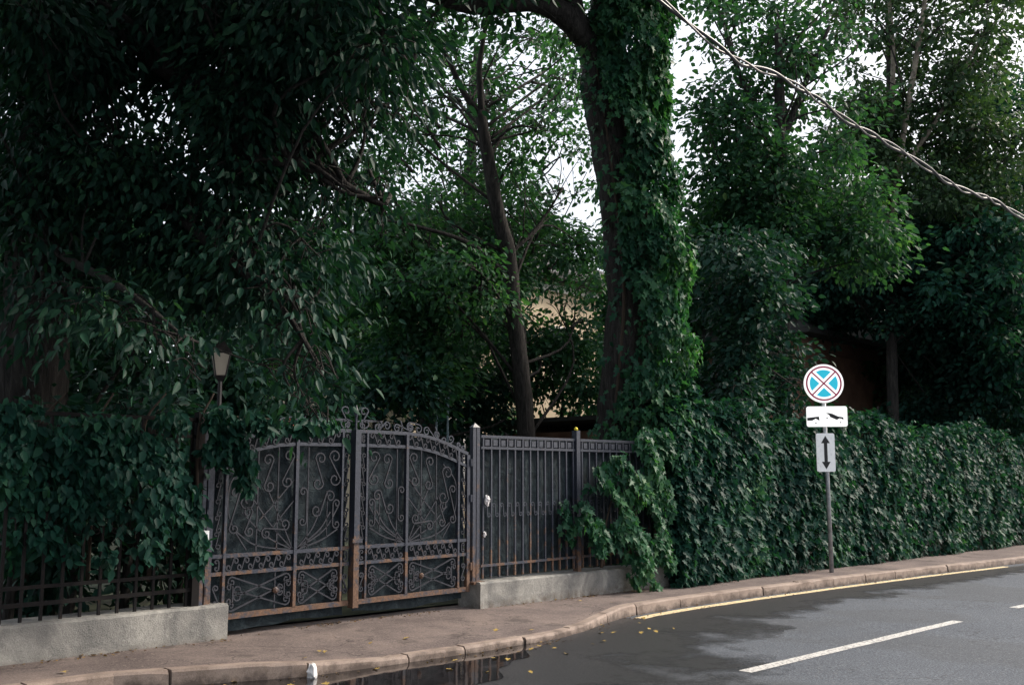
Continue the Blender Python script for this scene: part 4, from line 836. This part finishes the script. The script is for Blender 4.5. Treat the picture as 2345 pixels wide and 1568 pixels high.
# ------------------------------------------------------------------ small things
def crumple(name, label, c, r, m_, cat, seed):
    rg_ = np.random.default_rng(seed); mb = MB(); nu, nv = 10, 7; v = []
    for j in range(nv+1):
        for i in range(nu):
            a, b = 2*math.pi*i/nu, math.pi*j/nv; k = 1+rg_.uniform(-.35,.35); v.append((c[0]+r*k*math.sin(b)*math.cos(a)*.8, c[1]+r*k*math.sin(b)*math.sin(a)*.7, c[2]+r*k*math.cos(b)*1.1))
    f = [(j*nu+i, (j+1)*nu+i, (j+1)*nu+(i+1)%nu, j*nu+(i+1)%nu) for j in range(nv) for i in range(nu)]
    return tag(mb.add(v, f).build(name, m_), label, cat)
kx = 4.7; crumple('crumpled_paper', 'crumpled white paper lying against the kerb at the water edge', (kx, kerb_y(kx)-.06, gz(kx)-.075), .055, M_PAPER, 'paper', 4)
crumple('paper_scrap', 'torn white paper scrap caught on the fence bars beside the gate post', (8.2, FY-.03, 1.17), .05, M_PAPER, 'paper', 8)
crumple('paper_tag', 'tiny white paper tag caught low on the barred panel', (8.17, FY-.025, .79), .026, M_PAPER, 'paper', 9)
yk = thing('post_reflector', 'small bright yellow knob on top of the barred panel post', 'knob', (9.84, FY, 2.02))
MB().tube([(9.84,FY,2.015),(9.84,FY,2.03),(9.84,FY,2.05),(9.84,FY,2.065)], [.014,.024,.022,.006], 10).build('cap', M_YEL, yk, True); MB().tube([(9.84,FY,2.0),(9.84,FY,2.018)], .012, 8).build('stem', M_YEL, yk)
fl = thing('pink_flower', 'single pinkish red flower among the leaves above the gate', 'flower', at(668,966,9.1))
c_ = at(668,966,9.1)
for k in range(5):
    a = k*1.257; MB().add([c_, c_+np.array([.035*math.cos(a-.4),-.03,.035*math.sin(a-.4)]), c_+np.array([.05*math.cos(a),-.02,.05*math.sin(a)]), c_+np.array([.035*math.cos(a+.4),-.03,.035*math.sin(a+.4)])], [(0,1,2,3)]).build('petal', M_PINK, fl)
lm = leaf_mesh('fallen_leaf', np.zeros((1,3)), np.array([[0,1.,0]]), np.array([[0,0,1.]]), np.ones(1), 'lobed', M_YLEAF, np.array([.5]))
for i in range(46):
    x_ = random.uniform(2.8,9.5); y_ = kerb_y(x_)-abs(random.gauss(.1,.5)) if i % 4 else kerb_y(x_)+random.uniform(.2,.8)
    on = y_ > kerb_y(x_); o = link('fallen_leaf', lm); o.location = (x_, y_, (pz(x_,y_)+.012 if on else gz(x_)+ROAD_DZ+.014)); s_ = random.uniform(.035,.075); o.scale = (s_,s_,s_*random.uniform(.5,1.2))
    o.rotation_euler = (random.uniform(-.2,.2), random.uniform(-.2,.2), random.uniform(0,6.28))
    tag(o, 'yellow fallen leaf lying along the wet gutter and kerb', 'leaf', 'fallen leaves along the kerb')

# drifts of brown litter along the wall foot and in the gutter
n = 2600; lx = RNG.uniform(-1, 24, n); side_ = RNG.random(n) < .6
ly_ = np.where(side_, np.where(lx < 4.86, WF+.02, np.where(lx > 7.98, WF-.01, WF+.2))-np.abs(RNG.normal(size=n))*.07, [kerb_y(q) for q in lx]-np.abs(RNG.normal(size=n))*.1-.01)
on = (np.sin(lx*2.1)+np.sin(lx*5.3+1)+RNG.normal(size=n)*.6) > -.2
P = np.stack([lx, ly_, np.where(side_, [pz(a, b)+.008 for a, b in zip(lx, ly_)], gz(lx)+ROAD_DZ+.012)],1)[on]
k = len(P); Nn = RNG.normal(size=(k,3))*.3; Nn[:,2] += 1; Yv = RNG.normal(size=(k,3)); Yv[:,2] *= .15
M_LITTER = leaf_mat('dry_litter', [(0,(.05,.03,.018)),(.6,(.11,.07,.04)),(1,(.24,.16,.07))], trans=.1, rough=.9, spec=.1)
link('leaf_litter', leaf_mesh('leaf_litter', P, Yv, Nn, RNG.uniform(.012,.04,k), 'hex', M_LITTER, RNG.random(k)), None, 'stuff')
tag(bpy.data.objects['leaf_litter'], 'brown dry litter drifted along the wall foot and gutter', 'litter')
